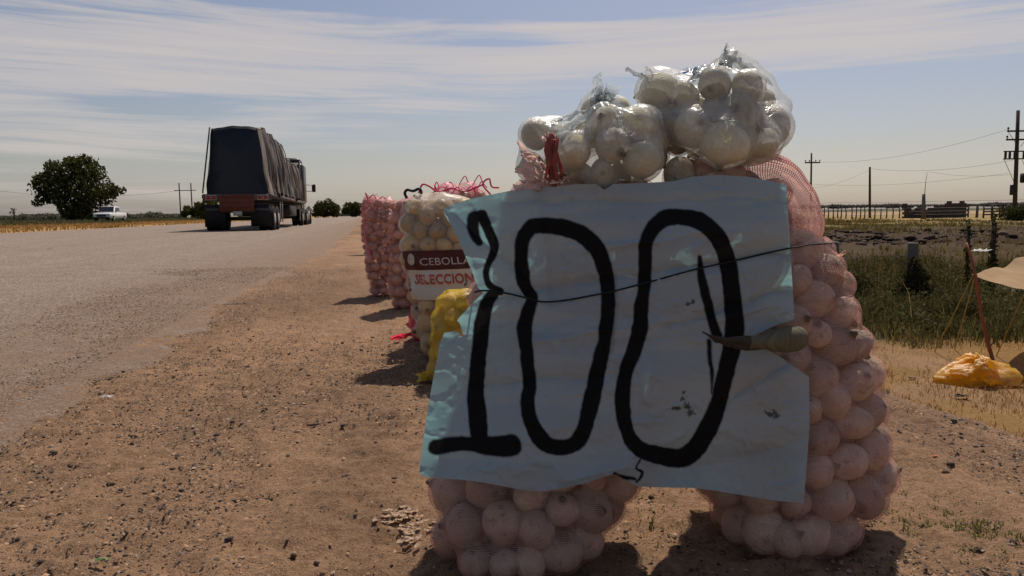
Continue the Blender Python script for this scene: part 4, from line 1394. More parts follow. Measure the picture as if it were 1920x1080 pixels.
# hazy scrub along the horizon, both sides: nobody could count it
g = np.random.default_rng(14)
cs, rs = [], []
for x in np.arange(-160, 345, 3.2):
    h_ = 3.5 + 3.2 * max(0, vnoise(x * .035, 2.0)) + 3.2 * max(0, vnoise(x * .11, 9)) + g.uniform(0, 1.6)
    Y = 235 + g.uniform(-15, 25)
    q = P(x, 404 - h_ * .5 + (690 - x) * .010, Y)
    cs.append(q); rs.append([4 * Y / F_PX, 3.0, h_ * Y / F_PX * .95])
for x in np.arange(560, 760, 4):
    Y = 420
    cs.append(P(x, 403, Y)); rs.append([4 * Y / F_PX, 4, 3.4 * Y / F_PX])
v, f, tone = leaves(26000, [tuple(c_) for c_ in cs], rs, .42, 15, shell=.2)
tag(mk('distant_scrub', v, f, leaf_mat('hazy_scrub', (.12, .125, .085), (.17, .165, .12), .3), attrs={'tone': tone}), 'hazy scrub and low trees along the left horizon', 'scrub', kind='stuff')  # distance haze put into the pale leaf colours
cs, rs = [], []
for x in np.arange(1480, 2200, 4):
    h_ = 1.6 + 2.8 * max(0, vnoise(x * .03, 5.0)) + g.uniform(0, 1.6)
    if 1700 < x < 1840: h_ *= .5
    Y = 520
    q = P(x, 388 - (x - 1500) * .0115, Y)
    cs.append(q); rs.append([4.5 * Y / F_PX, 5.0, h_ * Y / F_PX])
v, f, tone = leaves(14000, [tuple(c_) for c_ in cs], rs, .9, 16, shell=.2)
tag(mk('distant_treeline', v, f, leaf_mat('hazy_trees', (.13, .13, .11), (.19, .18, .155), .3), attrs={'tone': tone}), 'thin grey line of trees on the right horizon', 'trees', kind='stuff')  # greyed leaf colours carry the distance haze


# ------------------------------------------------------------------ flatbed truck with tarped load
M_DARKMETAL = mat('dirty_black_steel', (.022, .02, .019), .6, .4, var=.3)
M_TYRE = mat('tyre_rubber', (.014, .013, .013), .85, .2)
M_RUST = mat('dusty_steel', (.11, .085, .07), .7, var=.4, vscale=3)
M_ORANGE = mat('orange_board', (.13, .036, .02), .6, var=.35, vscale=5)
M_LAMP = mat('red_lens', (.28, .02, .02), .3, .5)
M_PALE = mat('pale_steel', (.42, .40, .37), .5, var=.2)
to = P(448, 430, 29.6)
truck = empty('flatbed_truck', (to.x, to.y, .015), -TH, 'long flatbed truck driving away on the road, its load under dark tarps', 'truck')
W2 = 1.28
b_ = MB(); b_.box((0, 7.8, 1.38), (2.56, 15.6, .16), bev=.03); b_.build('bed', M_RUST, truck)
b_ = MB()
for s_ in (-1, 1):
    b_.box((s_ * .45, 8.0, 1.12), (.14, 15.0, .36))
for q in np.arange(.6, 15.4, .6):
    b_.box((0, q, 1.27), (2.4, .07, .07))
b_.build('chassis', M_DARKMETAL, truck)
for s_ in (-1, 1):
    b_ = MB(); b_.box((s_ * 1.30, 7.8, 1.37), (.05, 15.6, .13)); b_.build('side_rail', M_RUST, truck)
b_ = MB(); b_.box((0, -.03, 1.34), (2.58, .07, .26), bev=.015); b_.build('tail_rail', M_RUST, truck)
b_ = MB(); b_.box((-.02, -.10, 1.11), (1.30, .05, .66), bev=.01); brd = b_.build('tail_board', M_ORANGE, truck)
for q in range(3):
    b_ = MB(); b_.box((-.02, -.13, .93 + q * .20), (1.2, .012, .025)); b_.build('rib', mat('dark_rib', (.12, .03, .02), .7), brd)
for s_ in (-1, 1):
    for q in (.86, 1.08):
        b_ = MB(); b_.box((s_ * q, -.09, 1.33), (.15, .05, .15), bev=.02); b_.build('tail_light', M_LAMP, truck)
        b_ = MB(); b_.box((s_ * q, -.075, 1.33), (.19, .03, .20), bev=.01); b_.build('light_frame', M_PALE, truck)
    b_ = MB(); b_.box((s_ * .86, -.02, .62), (.78, .03, .86)); b_.build('mud_flap', mat('black_flap', (.014, .014, .014), .8), truck)
    b_ = MB(); b_.box((s_ * .86, -.045, .86), (.66, .01, .10)); b_.build('reflector_strip', mat('grey_strip', (.06, .06, .06), .5), truck)
b_ = MB(); b_.box((0, .0, .80), (1.3, .12, .14), bev=.02); b_.build('bumper', M_DARKMETAL, truck)
b_ = MB(); b_.box((.0, -.13, .70), (.34, .012, .17)); b_.build('number_plate', M_PALE, truck)
for q in (.95, 1.10, 1.25):
    b_ = MB(); b_.box((1.335, 2.6 + q * 4, 1.37), (.02, .10, .06)); b_.build('side_light', M_LAMP, truck)
for yy in (.75, 2.05, 14.2, 17.3, 18.5, 22.2):
    for s_ in (-1, 1):
        offs = (0,) if yy > 22 else (-.17, .17)
        for d_ in offs:
            cx_ = s_ * (1.0 if yy < 22 else 1.05) + d_
            b_ = MB(); b_.tube([(cx_ - .13, yy, .50), (cx_ - .10, yy, .50), (cx_ + .10, yy, .50), (cx_ + .13, yy, .50)], [.44, .50, .50, .44], 26)
            tw = b_.build('wheel', M_TYRE, truck, True)
            if d_ * s_ >= 0:
                b_ = MB(); b_.cyl((cx_ + s_ * .10, yy, .5), (cx_ + s_ * .145, yy, .5), .26, 20, .20); b_.build('rim', M_PALE, tw)
    if yy < 22:
        b_ = MB(); b_.cyl((-1.1, yy, .5), (1.1, yy, .5), .07, 8); b_.build('axle', M_DARKMETAL, truck)
for q in (3.3, 4.1, 13.0, 15.5, 16.0):
    b_ = MB(); b_.box((1.24, q, .80), (.05, .05, .95)); b_.build('stake', M_PALE, truck)
b_ = MB(); b_.box((.95, 9.0, .85), (.62, 3.2, .55), bev=.05); b_.build('tool_box', M_DARKMETAL, truck)
b_ = MB(); b_.box((-.95, 9.0, .85), (.62, 3.2, .55), bev=.05); b_.build('tool_box', M_DARKMETAL, truck)


def tarp(name, y0, y1, top, wb, wt_, seed, label):
    ns, ny = 74, 150
    outl = [(-wb, 1.47), (-wb * 1.02, 2.0), (-(wb + wt_) / 2 * 1.02, 3.0), (-wt_, top - .10), (-wt_ * .8, top), (0, top + .03), (wt_ * .9, top + .01), (wt_, top - .12), ((wb + wt_) / 2 * 1.06, 3.0), (wb * 1.03, 2.0), (wb * 1.05, 1.47)]
    oc = curve_pts([(x, 0, z) for x, z in outl], ns)
    ys = np.linspace(y0, y1, ny)
    S, Y_ = np.meshgrid(np.arange(ns), ys)
    X = oc[S, 0]; Z_ = oc[S, 2].copy()
    side = np.abs(X) / wb
    drop_ = (top - Z_) / (top - 1.47)
    fo_ = fbm(Y_ * 1.7 + seed, Z_ * .18 + seed + .25 * Y_ * 0, 4, .6)
    fo2 = np.abs(vnoise(Y_ * 3.6 + seed * 2 + .5 * Z_, Z_ * .3))
    X = X + np.sign(X) * (.16 * fo_ + .22 * fo2 - .06) * sstep(.5, .85, side) * (.3 + .9 * drop_)
    Z_ = Z_ + .10 * fbm(Y_ * .9 + seed, X * .8, 3) * (1 - drop_) - .10 * np.maximum(0, np.sin(Y_ * 2.6 + seed)) ** 6 * (1 - drop_)
    bot = sstep(.93, 1.0, drop_)
    Z_ = Z_ + bot * .13 * fbm(Y_ * 3 + seed, Y_ * 0, 3)
    v = np.stack([X, Y_, Z_], -1).reshape(-1, 3)
    i = np.arange(ns * ny).reshape(ny, ns)
    f = [np.stack([i[:-1, :-1], i[:-1, 1:], i[1:, 1:], i[1:, :-1]], -1).reshape(-1, 4)]
    # closed ends: slightly bellied sheets
    ext = []
    vl = list(v)
    tris = []
    for row, sg in ((0, -1), (ny - 1, 1)):
        c0 = len(vl); vl.append(np.array([0, ys[row] + sg * .05, (top + 1.47) / 2]))
        tris.append((c0, i[row, 0], i[row, ns - 1]) if sg < 0 else (c0, i[row, ns - 1], i[row, 0]))
        for q in range(ns - 1):
            tris.append((c0, i[row, q + 1], i[row, q]) if sg < 0 else (c0, i[row, q], i[row, q + 1]))
    f.append(np.array(tris))
    return tag(mk(name, np.array(vl), f, M_TARP, truck, False), label)


M_TARP = bpy.data.materials.new('black_tarp_lit_folds')
M_TARP.use_nodes = True
M_TARP.node_tree.nodes.clear()
t = NT(M_TARP.node_tree)
co = t.new('ShaderNodeTexCoord').outputs['Object']
st = t.noise(t.new('ShaderNodeVectorMath', {0: co, 1: (.25, 2.6, .22)}, operation='MULTIPLY').outputs[0], 1.0, 6, .65)
geo = t.new('ShaderNodeNewGeometry')
c = t.mix(t.ramp(st, [(.42, 0.0), (.56, 1.0)]), (.020, .022, .028), (.26, .205, .165))  # tan stripes paint light caught by the folds onto the black sheet
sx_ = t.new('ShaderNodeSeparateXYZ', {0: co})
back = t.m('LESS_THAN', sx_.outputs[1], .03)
c = t.mix(back, c, (.010, .014, .022))  # rear face stays plain dark, without the painted fold light
p = t.new('ShaderNodeBsdfPrincipled', {'Base Color': c, 'Roughness': .5, 'Specular IOR Level': .35,
                                       'Normal': t.new('ShaderNodeBump', {'Strength': .7, 'Distance': .12, 'Height': st}).outputs[0]})
t.new('ShaderNodeOutputMaterial', {0: p.outputs[0]})
tarp('tarp', .02, 8.0, 4.08, 1.15, .93, 3, 'tall black tarp over the rear half of the load')
tarp('tarp', 8.9, 15.5, 3.55, 1.15, .95, 8, 'lower black tarp over the front half of the load')
b_ = MB()
b_.tube([(-.90, .0, 4.04), (-1.28, -.02, 1.5)], .03, 6)
b_.build('strap', mat('strap_webbing', (.05, .05, .055), .7), truck)
for q in (1.6, 3.4, 5.3, 7.2, 10.4, 12.6, 14.4):
    b_ = MB()
    tp_ = 4.08 if q < 8.7 else 3.52
    b_.tube(curve_pts([(-1.30, q, 1.45), (-1.16, q, 2.8), (-.86, q, tp_ + .02), (0, q, tp_ + .10), (.96, q, tp_ - .02), (1.26, q, 2.8), (1.36, q, 1.45)], 20), .022, 5)
    b_.build('load_rope', mat('load_rope', (.12, .11, .10), .8), truck)
# tractor
b_ = MB()
b_.box((0, 17.8, 2.55), (2.40, 2.2, 2.55), bev=.18)
b_.box((0, 17.9, 3.95), (2.0, 1.7, .35), bev=.12)
b_.build('cab', mat('dark_cab_paint', (.02, .022, .026), .35, .5), truck)
b_ = MB(); b_.box((0, 20.6, 1.55), (1.7, 3.2, 1.2), bev=.25); b_.build('bonnet', M_PALE, truck)
for s_ in (-1, 1):
    b_ = MB(); b_.box((s_ * 1.08, 22.2, 1.0), (.42, 1.3, .45), bev=.16); b_.build('fender', M_PALE, truck)
    b_ = MB(); b_.box((s_ * 1.62, 19.3, 2.35), (.24, .10, .50), bev=.04); mr = b_.build('mirror', M_DARKMETAL, truck)
    b_ = MB(); b_.tube([(s_ * 1.2, 19.0, 2.15), (s_ * 1.62, 19.3, 2.15)], .025, 6); b_.tube([(s_ * 1.2, 19.0, 2.55), (s_ * 1.62, 19.3, 2.55)], .025, 6); b_.build('mirror_arm', M_PALE, mr)
    b_ = MB(); b_.cyl((s_ * 1.0, 16.5, 1.0), (s_ * 1.0, 16.5, 3.9), .07, 10); b_.build('exhaust_stack', M_DARKMETAL, truck)
    b_ = MB(); b_.cyl((s_ * 1.02, 17.9, .75), (s_ * 1.02, 19.3, .75), .30, 16); b_.build('fuel_tank', M_PALE, truck)

# ------------------------------------------------------------------ white pickup under the tree
po = P(207, 411, 84)
pk_ = empty('pickup_truck', (po.x, po.y, gz(po)), R(38), 'white pickup parked beside the lone tree beyond the road', 'pickup')
pk_.rotation_euler = (0, 0, R(190))
M_WP = mat('white_car_paint', (.74, .74, .73), .25, .5)
M_GL = mat('dark_window_glass', (.015, .017, .018), .12, .6)


def loft(sections, name, m, parent, smooth=False):
    """sections: list of (y, [(x,z)...]) outlines lofted into a closed hull"""
    n = len(sections[0][1])
    v = [(x, y, z) for y, o in sections for x, z in o]
    k = len(sections)
    f4 = np.array([(i * n + j, i * n + (j + 1) % n, (i + 1) * n + (j + 1) % n, (i + 1) * n + j) for i in range(k - 1) for j in range(n)])
    c0 = len(v)
    v += [tuple(np.mean([(x, y, z) for x, z in o], axis=0)) for y, o in (sections[0], sections[-1])]
    f3 = np.array([(c0, (j + 1) % n, j) for j in range(n)] + [(c0 + 1, (k - 1) * n + j, (k - 1) * n + (j + 1) % n) for j in range(n)])
    return mk(name, v, [f4, f3], m, parent, smooth)


def hullsec(y, w_, z0, z1, c_=.06):
    return (y, [(-w_ + c_, z0), (w_ - c_, z0), (w_, z0 + c_), (w_, z1 - c_), (w_ - c_, z1), (-w_ + c_, z1), (-w_, z1 - c_), (-w_, z0 + c_)])


loft([hullsec(-2.7, .86, .55, 1.0), hullsec(-2.6, .92, .42, 1.05), hullsec(-.9, .95, .40, 1.06), hullsec(1.3, .95, .40, 1.06), hullsec(2.5, .90, .42, 1.0), hullsec(2.7, .80, .48, .90)], 'body', M_WP, pk_)
loft([hullsec(-.95, .84, 1.05, 1.12), hullsec(-.75, .74, 1.05, 1.72), hullsec(.55, .74, 1.05, 1.74), hullsec(1.25, .84, 1.05, 1.12)], 'cab', M_WP, pk_)
b_ = MB(); b_.quad((-.68, .68, 1.69), (.68, .68, 1.69), (.80, 1.24, 1.14), (-.80, 1.24, 1.14))
b_.build('windscreen', M_GL, pk_).location = (0, .03, .02)
for s_ in (-1, 1):
    b_ = MB(); b_.quad((s_ * .80, -.7, 1.2), (s_ * .775, .95, 1.2), (s_ * .765, .55, 1.62), (s_ * .77, -.65, 1.62)); b_.build('side_window', M_GL, pk_)
    b_ = MB(); b_.box((s_ * .95, .95, 1.18), (.16, .08, .14), bev=.03); b_.build('mirror', M_DARKMETAL, pk_)
    b_ = MB(); b_.box((s_ * .66, 2.70, .78), (.26, .06, .16), bev=.02); b_.build('headlight', mat('headlight', (.5, .5, .5), .2), pk_)
    for yy in (-1.75, 1.75):
        b_ = MB(); b_.tube([(s_ * .72, yy, .36), (s_ * .76, yy, .36), (s_ * .94, yy, .36), (s_ * .97, yy, .36)], [.3, .36, .36, .3], 20); tw = b_.build('wheel', M_TYRE, pk_, True)
        b_ = MB(); b_.cyl((s_ * .94, yy, .36), (s_ * .985, yy, .36), .20, 14, .15); b_.build('rim', M_PALE, tw)
b_ = MB(); b_.box((0, 2.73, .74), (.95, .05, .22), bev=.02); b_.build('grille', M_DARKMETAL, pk_)
b_ = MB(); b_.box((0, 2.76, .50), (1.7, .14, .18), bev=.04); b_.build('bumper', M_DARKMETAL, pk_)
b_ = MB(); b_.box((0, -1.85, 1.065), (1.5, 1.4, .02)); b_.build('bed_cover', M_DARKMETAL, pk_)

# ------------------------------------------------------------------ utility poles
M_POLE = mat('weathered_pole', (.055, .038, .03), .9, var=.3, vscale=4)
M_POLEF = mat('grey_pole', (.13, .11, .10), .9)
M_WIRE = mat('wire', (.10, .10, .11), .6)


def pole(px, ytop, ybase, Y, wpx, label, arms=(), group=None, m=None, name='utility_pole', lean=0):
    b0 = P(px, ybase, Y)
    g0 = gz(b0)
    top = P(px + lean, ytop, Y)
    root = empty(name, (b0.x, Y, g0), 0, label, 'utility pole', group)
    h = top.z - g0
    r_ = wpx * Y / F_PX / 2
    b_ = MB(); b_.tube([(0, 0, -.3), ((top.x - b0.x), 0, h)], [r_ * 1.15, r_ * .85], 10); b_.build('post', m or M_POLE, root)
    return root, h, top


def arm(root, z, x0, x1, th_, m=None, rz=0.0, ins=()):
    b_ = MB(); b_.box(((x0 + x1) / 2, -.12, z), (x1 - x0, th_, th_)); a_ = b_.build('crossarm', m or M_POLE, root)
    for x in ins:
        b_ = MB(); b_.tube([(x, -.12, z + th_ / 2), (x, -.12, z + th_ / 2 + .10), (x, -.12, z + th_ / 2 + .14), (x, -.12, z + th_ / 2 + .26)], [.04, .04, .09, .05], 8); b_.build('insulator', M_DARKMETAL, a_)


def hpx(py, px, Y, root):
    return P(px, py, Y).z - root.location.z


p1, h1, _ = pole(1520, 287, 404, 95, 3.4, 'thin pole with one short crossarm right behind the pink sack', lean=1.5)
arm(p1, hpx(305, 1521, 95, p1), -.95, .95, .16, ins=(-.9, -.4, .4, .9))
p2, h2, _ = pole(1631, 313, 408, 78, 4.2, 'bare dark pole without crossarm, second from the left at right')
p3, h3, _ = pole(1732, 364, 408, 66, 7.0, 'short stout post with a thin whip rising from its top', m=M_POLEF)
b_ = MB(); b_.tube([(0, 0, h3), (.02, 0, h3 + .9), (.14, 0, h3 + 1.95)], [.03, .022, .012], 6); b_.build('whip', M_POLEF, p3)
p4, h4, _ = pole(1902, 207, 412, 62, 7.2, 'tall dark pole at the right edge carrying crossarms and a transformer', lean=7)
for (py, x0, x1) in [(246, -1.05, 1.2), (262, -1.1, 1.1)]:
    arm(p4, hpx(py, 1904, 62, p4), x0, x1, .13, ins=(x0 + .06, x1 - .06))
for py in (284, 298):
    arm(p4, hpx(py, 1904, 62, p4), -1.25, 1.3, .10)
zb = hpx(291, 1904, 62, p4)
for x in (-1.1, -.75, -.35, .4, .8, 1.15):
    b_ = MB(); b_.box((x, -.12, zb), (.16, .14, .5), bev=.03); b_.build('fuse_cutout', M_DARKMETAL, p4)
b_ = MB(); b_.tube([(.75, 0, hpx(343, 1904, 62, p4)), (.75, 0, hpx(325, 1904, 62, p4))], .36, 16); tr_ = b_.build('transformer', M_DARKMETAL, p4)
for q in range(7):
    a = q * .9
    b_ = MB(); b_.box((.75 + .38 * math.cos(a), .38 * math.sin(a), hpx(334, 1904, 62, p4)), (.05, .05, .7), rz=a); b_.build('fin', M_DARKMETAL, tr_)
b_ = MB(); b_.box((-.32, 0, hpx(356, 1903, 62, p4)), (.28, .25, .85), bev=.03); b_.build('meter_box', M_DARKMETAL, p4)
b_ = MB()
for (a_, c_) in [((-1.0, 246), (-.1, 275)), ((1.1, 246), (.1, 275)), ((-1.2, 298), (-.3, 340)), ((.3, 300), (.75, 322))]:
    b_.tube([(a_[0], -.1, hpx(a_[1], 1904, 62, p4)), (c_[0], -.1, hpx(c_[1], 1904, 62, p4))], .02, 5)
b_.build('brace', M_DARKMETAL, p4)
# twin pole structure far left
Y = 150
hb0 = P(350, 405, Y)
hf = empty('twin_pole_frame', (hb0.x, Y, gz(hb0)), 0, 'pair of thin poles joined by one crossbar left of the truck', 'utility pole')
for px in (339, 361):
    q = P(px, 405, Y)
    b_ = MB(); b_.tube([(q.x - hb0.x, 0, -.3), (q.x - hb0.x, 0, P(px, 343, Y).z - hf.location.z)], .13, 8); b_.build('post', M_POLEF, hf)
b_ = MB(); b_.box((0, 0, P(350, 357, Y).z - hf.location.z), (4.3, .12, .14)); b_.build('crossbar', M_POLEF, hf)

# wires
def wire(a, b, sag, label, r_=.012):
    b_ = MB()
    a, b = Vector(a), Vector(b)
    pts = [a.lerp(b, q) - Vector((0, 0, sag * 4 * q * (1 - q))) for q in np.linspace(0, 1, 22)]
    b_.tube(pts, r_, 4, cap=False)
    return tag(b_.build('power_line', M_WIRE), label, 'power line')


A = P(1521, 303, 95); B_ = P(1889, 243, 62)
wire(A, B_, .9, 'wire from the small crossarm up to the top crossarm of the tall pole', .011)
wire(P(1519, 345, 95), P(1890, 325, 62), .5, 'lowest wire slanting up towards the transformer', .010)
wire(P(1631, 316, 78), P(1900, 300, 62), .5, 'wire from the bare pole to the tall pole', .011)
wire(P(1521, 352, 95), P(1631, 318, 78), .4, 'short wire between the first two poles', .010)
wire(P(1740, 322, 66), P(1899, 327, 62), .25, 'wire from the whip to the transformer', .009)
wire(P(-60, 349, 148), P(339, 357, 150), 1.6, 'faint wire running left from the twin poles', .02)

# ------------------------------------------------------------------ field fence, wall, corral
M_WOOD = mat('grey_weathered_wood', (.10, .078, .06), .95, var=.3, vscale=5)
fr_ = empty('post_fence', tuple(P(1540, 404, 74)), 0, 'long wire fence on thin wooden posts across the field', 'fence')
fb0 = Vector(fr_.location)
prev = []
xs_ = [1534, 1545, 1553, 1562, 1570, 1577, 1586, 1597, 1605, 1613, 1621, 1640, 1651, 1662, 1674, 1686, 1830, 1843, 1861, 1877, 1893, 1915, 1930, 1948, 1966]
pme = {}
tops = []
for i, x in enumerate(xs_):
    Y = 74 - (x - 1534) * .02
    q = P(x, 405, Y); g0 = gz(q)
    h_ = random.uniform(.95, 1.25)
    key = i % 4
    if key not in pme:
        b_ = MB(); b_.tube([(0, 0, -.1), (.03, 0, .5), (random.uniform(-.05, .05), 0, 1.0)], [.07, .055, .045], 7)
        o = b_.build('post', M_WOOD, fr_); pme[key] = o.data
    else:
        o = link('post', pme[key], fr_)
    o.location = (q.x - fb0.x, Y - fb0.y, g0 - fb0.z); o.scale = (1, 1, h_)
    tops.append(Vector((q.x, Y, g0)) - fb0)
for k_ in (.35, .65, .95, 1.55):
    b_ = MB(); b_.tube([p_ + Vector((0, 0, k_)) for p_ in tops], .012, 4, cap=False); b_.build('fence_wire', M_WIRE, fr_)

M_BLOCK = mat('sooty_block', (.075, .06, .053), .95, var=.25, vscale=3, obj_rand=.25)
wq = P(1753, 405, 71)
wl = empty('ruined_block_wall', (wq.x, 71, gz(wq)), 0, 'low ruined wall of dark blocks with a ragged top beside the stout post', 'wall')
bm_ = MB(); bm_.box((0, 0, 0), (.396, .2, .198), bev=.003)
bo_ = bm_.build('block', M_BLOCK, wl); bdat = bo_.data
first = True
for cidx in range(15):
    hh = random.choice([4, 6, 7, 8, 8]) + (0 if cidx % 3 else -1)
    for rr2 in range(hh):
        o = bo_ if first else link('block', bdat, wl)
        first = False
        o.location = ((cidx - 7) * .40 + (.2 if rr2 % 2 else 0) - .1, random.uniform(-.012, .012), .1 + rr2 * .2)
cq = P(1822, 405, 72)
cr_ = empty('gate_frame', (cq.x, 72, gz(cq)), 0, 'rough wooden gate frame right of the ruined wall', 'gate')
for x in (-.35, .55):
    b_ = MB(); b_.tube([(x, 0, -.1), (x, 0, 1.2)], .075, 8); b_.build('post', M_WOOD, cr_)
b_ = MB(); b_.box((.1, 0, 1.15), (1.1, .1, .1)); b_.build('beam', M_WOOD, cr_)
lq = P(1880, 408, 66)
lg = empty('corral_rails', (lq.x, 66, gz(lq)), 0, 'dark rail corral at the foot of the tall pole', 'corral')
for x in np.arange(-1.7, 3.4, .7):
    b_ = MB(); b_.tube([(x, 0, -.1), (x, 0, .95 + .2 * random.random())], .07, 7); b_.build('post', M_WOOD, lg)
for z in (.3, .55, .8):
    b_ = MB(); b_.box((.8, -.08, z), (5.0, .08, .12)); b_.build('rail', M_WOOD, lg)

# near fence posts by the weeds
for (px, yt, yb, Y, wpx, lab) in [(1712, 455, 590, 8.6, 21, 'stout grey post rising out of a dark bush, nearest of the old posts'), (1561, 453, 560, 10.5, 26, 'squat grey post just right of the leaning pink sack')]:
    q = P(px, yt, Y)
    g0 = gz(q)
    b_ = MB(); b_.tube([(q.x, Y, g0 - .05), (q.x, Y, (g0 + q.z) / 2), (q.x, Y, q.z - .01), (q.x, Y, q.z)], np.array([1.05, 1, .98, .8]) * wpx * Y / F_PX / 2, 14)
    tag(b_.build('fence_post', mat('old_post', (.13, .11, .09), .95, var=.35, vscale=9, bump=.004, bscale=40)), lab, 'fence post', 'old posts standing in the weeds')


# ------------------------------------------------------------------ weeds, grass
def blades(pts, h, w_, seed, lean=.5, tone=(.6, 1.3)):
    """one tapered bent blade per point: two triangles + tip"""
    g = np.random.default_rng(seed)
    n = len(pts)
    a = g.uniform(0, 6.283, n)
    d = np.stack([np.cos(a), np.sin(a), 0 * a], 1)
    sd = np.stack([-np.sin(a), np.cos(a), 0 * a], 1)
    b = g.uniform(0, 6.283, n)
    sd = np.stack([np.cos(b), np.sin(b), 0 * b], 1)
    h = h * g.uniform(.5, 1.3, n)[:, None]
    ww = w_ * g.uniform(.6, 1.3, n)[:, None]
    ln = lean * g.uniform(.1, 1.0, n)[:, None]
    up = np.array([0, 0, 1.0])
    m1 = pts + up * h * .55 + d * h * ln * .3
    tp_ = pts + up * h * (1 - .35 * ln) + d * h * ln
    v = np.stack([pts - sd * ww, pts + sd * ww, m1 + sd * ww * .7, m1 - sd * ww * .7, tp_], 1).reshape(-1, 3)
    k = np.arange(n)[:, None] * 5
    f4 = k + np.array([[0, 1, 2, 3]]); f3 = k + np.array([[3, 2, 4]])
    return v, [f4, f3], np.repeat(g.uniform(*tone, n), 5)


def scatter(n, u0, u1, v0, v1, seed, dens=None, powv=1.0):
    g = np.random.default_rng(seed)
    u = g.uniform(u0, u1, n)
    v = v0 + (v1 - v0) * g.random(n) ** powv
    if dens is not None:
        k = g.random(n) < dens(u, v)
        u, v = u[k], v[k]
    z = Hgt(u, v)
    return u[:, None] * EUa + v[:, None] * EVa + z[:, None] * np.array([0, 0, 1.0]), u, v


M_STRAW = leaf_mat('dry_grass', (.36, .215, .070), (.26, .16, .058), .3)
M_WEED = leaf_mat('green_weeds', (.046, .056, .017), (.125, .10, .040), .32)
M_OLIVE = leaf_mat('olive_grass', (.22, .155, .055), (.12, .105, .034), .35)
M_GRASS = leaf_mat('short_green_grass', (.12, .14, .03), (.20, .19, .05), .35)
pts, u, v = scatter(52000, 1.72, 5.2, 1.2, 7.5, 61, lambda u, v: np.clip(sstep(1.7, 2.05, u + .12 * fbm(u * 3, v * 3, 2)) * (.45 + .6 * fbm(u * 1.4, v * 1.4, 3)), .03, 1))
vv_, ff_, tone = blades(pts, .035, .0022, 62, 1.3, (.6, 1.25))
tag(mk('dry_grass', vv_, ff_, M_STRAW, attrs={'tone': tone}), 'flattened straw-coloured grass below the shoulder', 'grass', kind='stuff')
# weeds
wd = lambda u, v: np.clip(.25 + .9 * fbm(u * .9 + 3, v * .9, 3) + .35, 0, 1) * sstep(4.6, 5.5, v + .35 * u * 0 + .5 * fbm(u, v, 2)) * sstep(2.0, 2.8, u)
pts, u, v = scatter(60000, 2.0, 9.5, 4.6, 11.8, 63, wd)
hh_ = (.10 + .20 * np.clip(fbm(u * .8 + 9, v * .8, 3) + .45, 0, 1.2))[:, None]
g = np.random.default_rng(64)
vv_, ff_, tone = blades(pts, hh_, .007, 65, .9, (.45, 1.5))
tag(mk('green_weeds', vv_, ff_, M_WEED, attrs={'tone': tone}), 'dark green weeds in the ditch right of the sacks', 'weeds', kind='stuff')
cs, rs = [], []
for i in range(210):
    k = g.integers(0, len(pts))
    r_ = g.uniform(.10, .24)
    cs.append(pts[k] + (0, 0, r_ * .5)); rs.append([r_ * 1.3, r_ * 1.3, r_ * .85])
v_, f_, tone = leaves(42000, cs, rs, .022, 66, shell=.4)
tag(mk('leafy_weeds', v_, f_, M_WEED, attrs={'tone': tone}), 'low leafy weeds filling the ditch around the old posts', 'weeds', kind='stuff')
pts, u, v = scatter(16000, 2.0, 8, 4.6, 7.0, 67, lambda u, v: np.clip(.3 + fbm(u * 1.5, v * 1.5, 3), 0, 1))
vv_, ff_, tone = blades(pts, .14, .0035, 68, 1.0, (.6, 1.3))
tag(mk('olive_grass', vv_, ff_, M_OLIVE, attrs={'tone': tone}), 'half-dry grass at the near edge of the weeds', 'grass', kind='stuff')
pts, u, v = scatter(80000, 3.0, 42, 10.5, 72, 69, lambda u, v: np.clip(.42 + .9 * fbm(u * .35, v * .22, 3), 0, 1) * np.where((v > 15) & (v < 28), .35, 1.25), 1.25)
hh_ = (.16 + .0022 * v)[:, None] * (.6 + .5 * np.clip(fbm(u * .4, v * .3 + 7, 2), -.6, 1))[:, None]
vv_, ff_, tone = blades(pts, hh_, (.010 + .0006 * v)[:, None], 70, .6, (.6, 1.35))
tag(mk('field_grass', vv_, ff_, M_OLIVE, attrs={'tone': tone}), 'tufts of dry and olive grass across the field before the fence', 'grass', kind='stuff')
pts, u, v = scatter(2600, 2.3, 12, 4.6, 12.5, 167, lambda u, v: np.clip(.3 + fbm(u * 1.2, v * 1.2, 3), 0, 1))
vv_, ff_, tone = blades(pts, .42, .004, 168, .5, (.6, 1.3))
tag(mk('dry_stalks', vv_, ff_, M_STRAW, attrs={'tone': tone}), 'taller dry stalks standing among the weeds', 'weeds', kind='stuff')
# verge beyond the road at left
pts, u, v = scatter(46000, -34, -15.1, 26, 150, 71, lambda u, v: np.clip(.55 + .6 * fbm(u * .5, v * .2, 2), 0, 1), 1.2)
vv_, ff_, tone = blades(pts, .16, .035, 72, .9, (.7, 1.2))
far_ = np.repeat(u < -22, 5)
tag(mk('verge_grass', vv_, ff_, leaf_mat('verge_straw', (.42, .25, .09), (.34, .21, .08), .3), attrs={'tone': tone}), 'strip of orange dry grass along the far side of the road', 'grass', kind='stuff')
pts, u, v = scatter(26000, -60, -22, 30, 190, 73, None, 1.1)
vv_, ff_, tone = blades(pts, .28, .10, 74, .7, (.7, 1.2))
tag(mk('green_verge', vv_, ff_, leaf_mat('grey_green_growth', (.10, .10, .05), (.14, .13, .065), .3), attrs={'tone': tone}), 'grey-green growth behind the dry strip on the left', 'grass', kind='stuff')
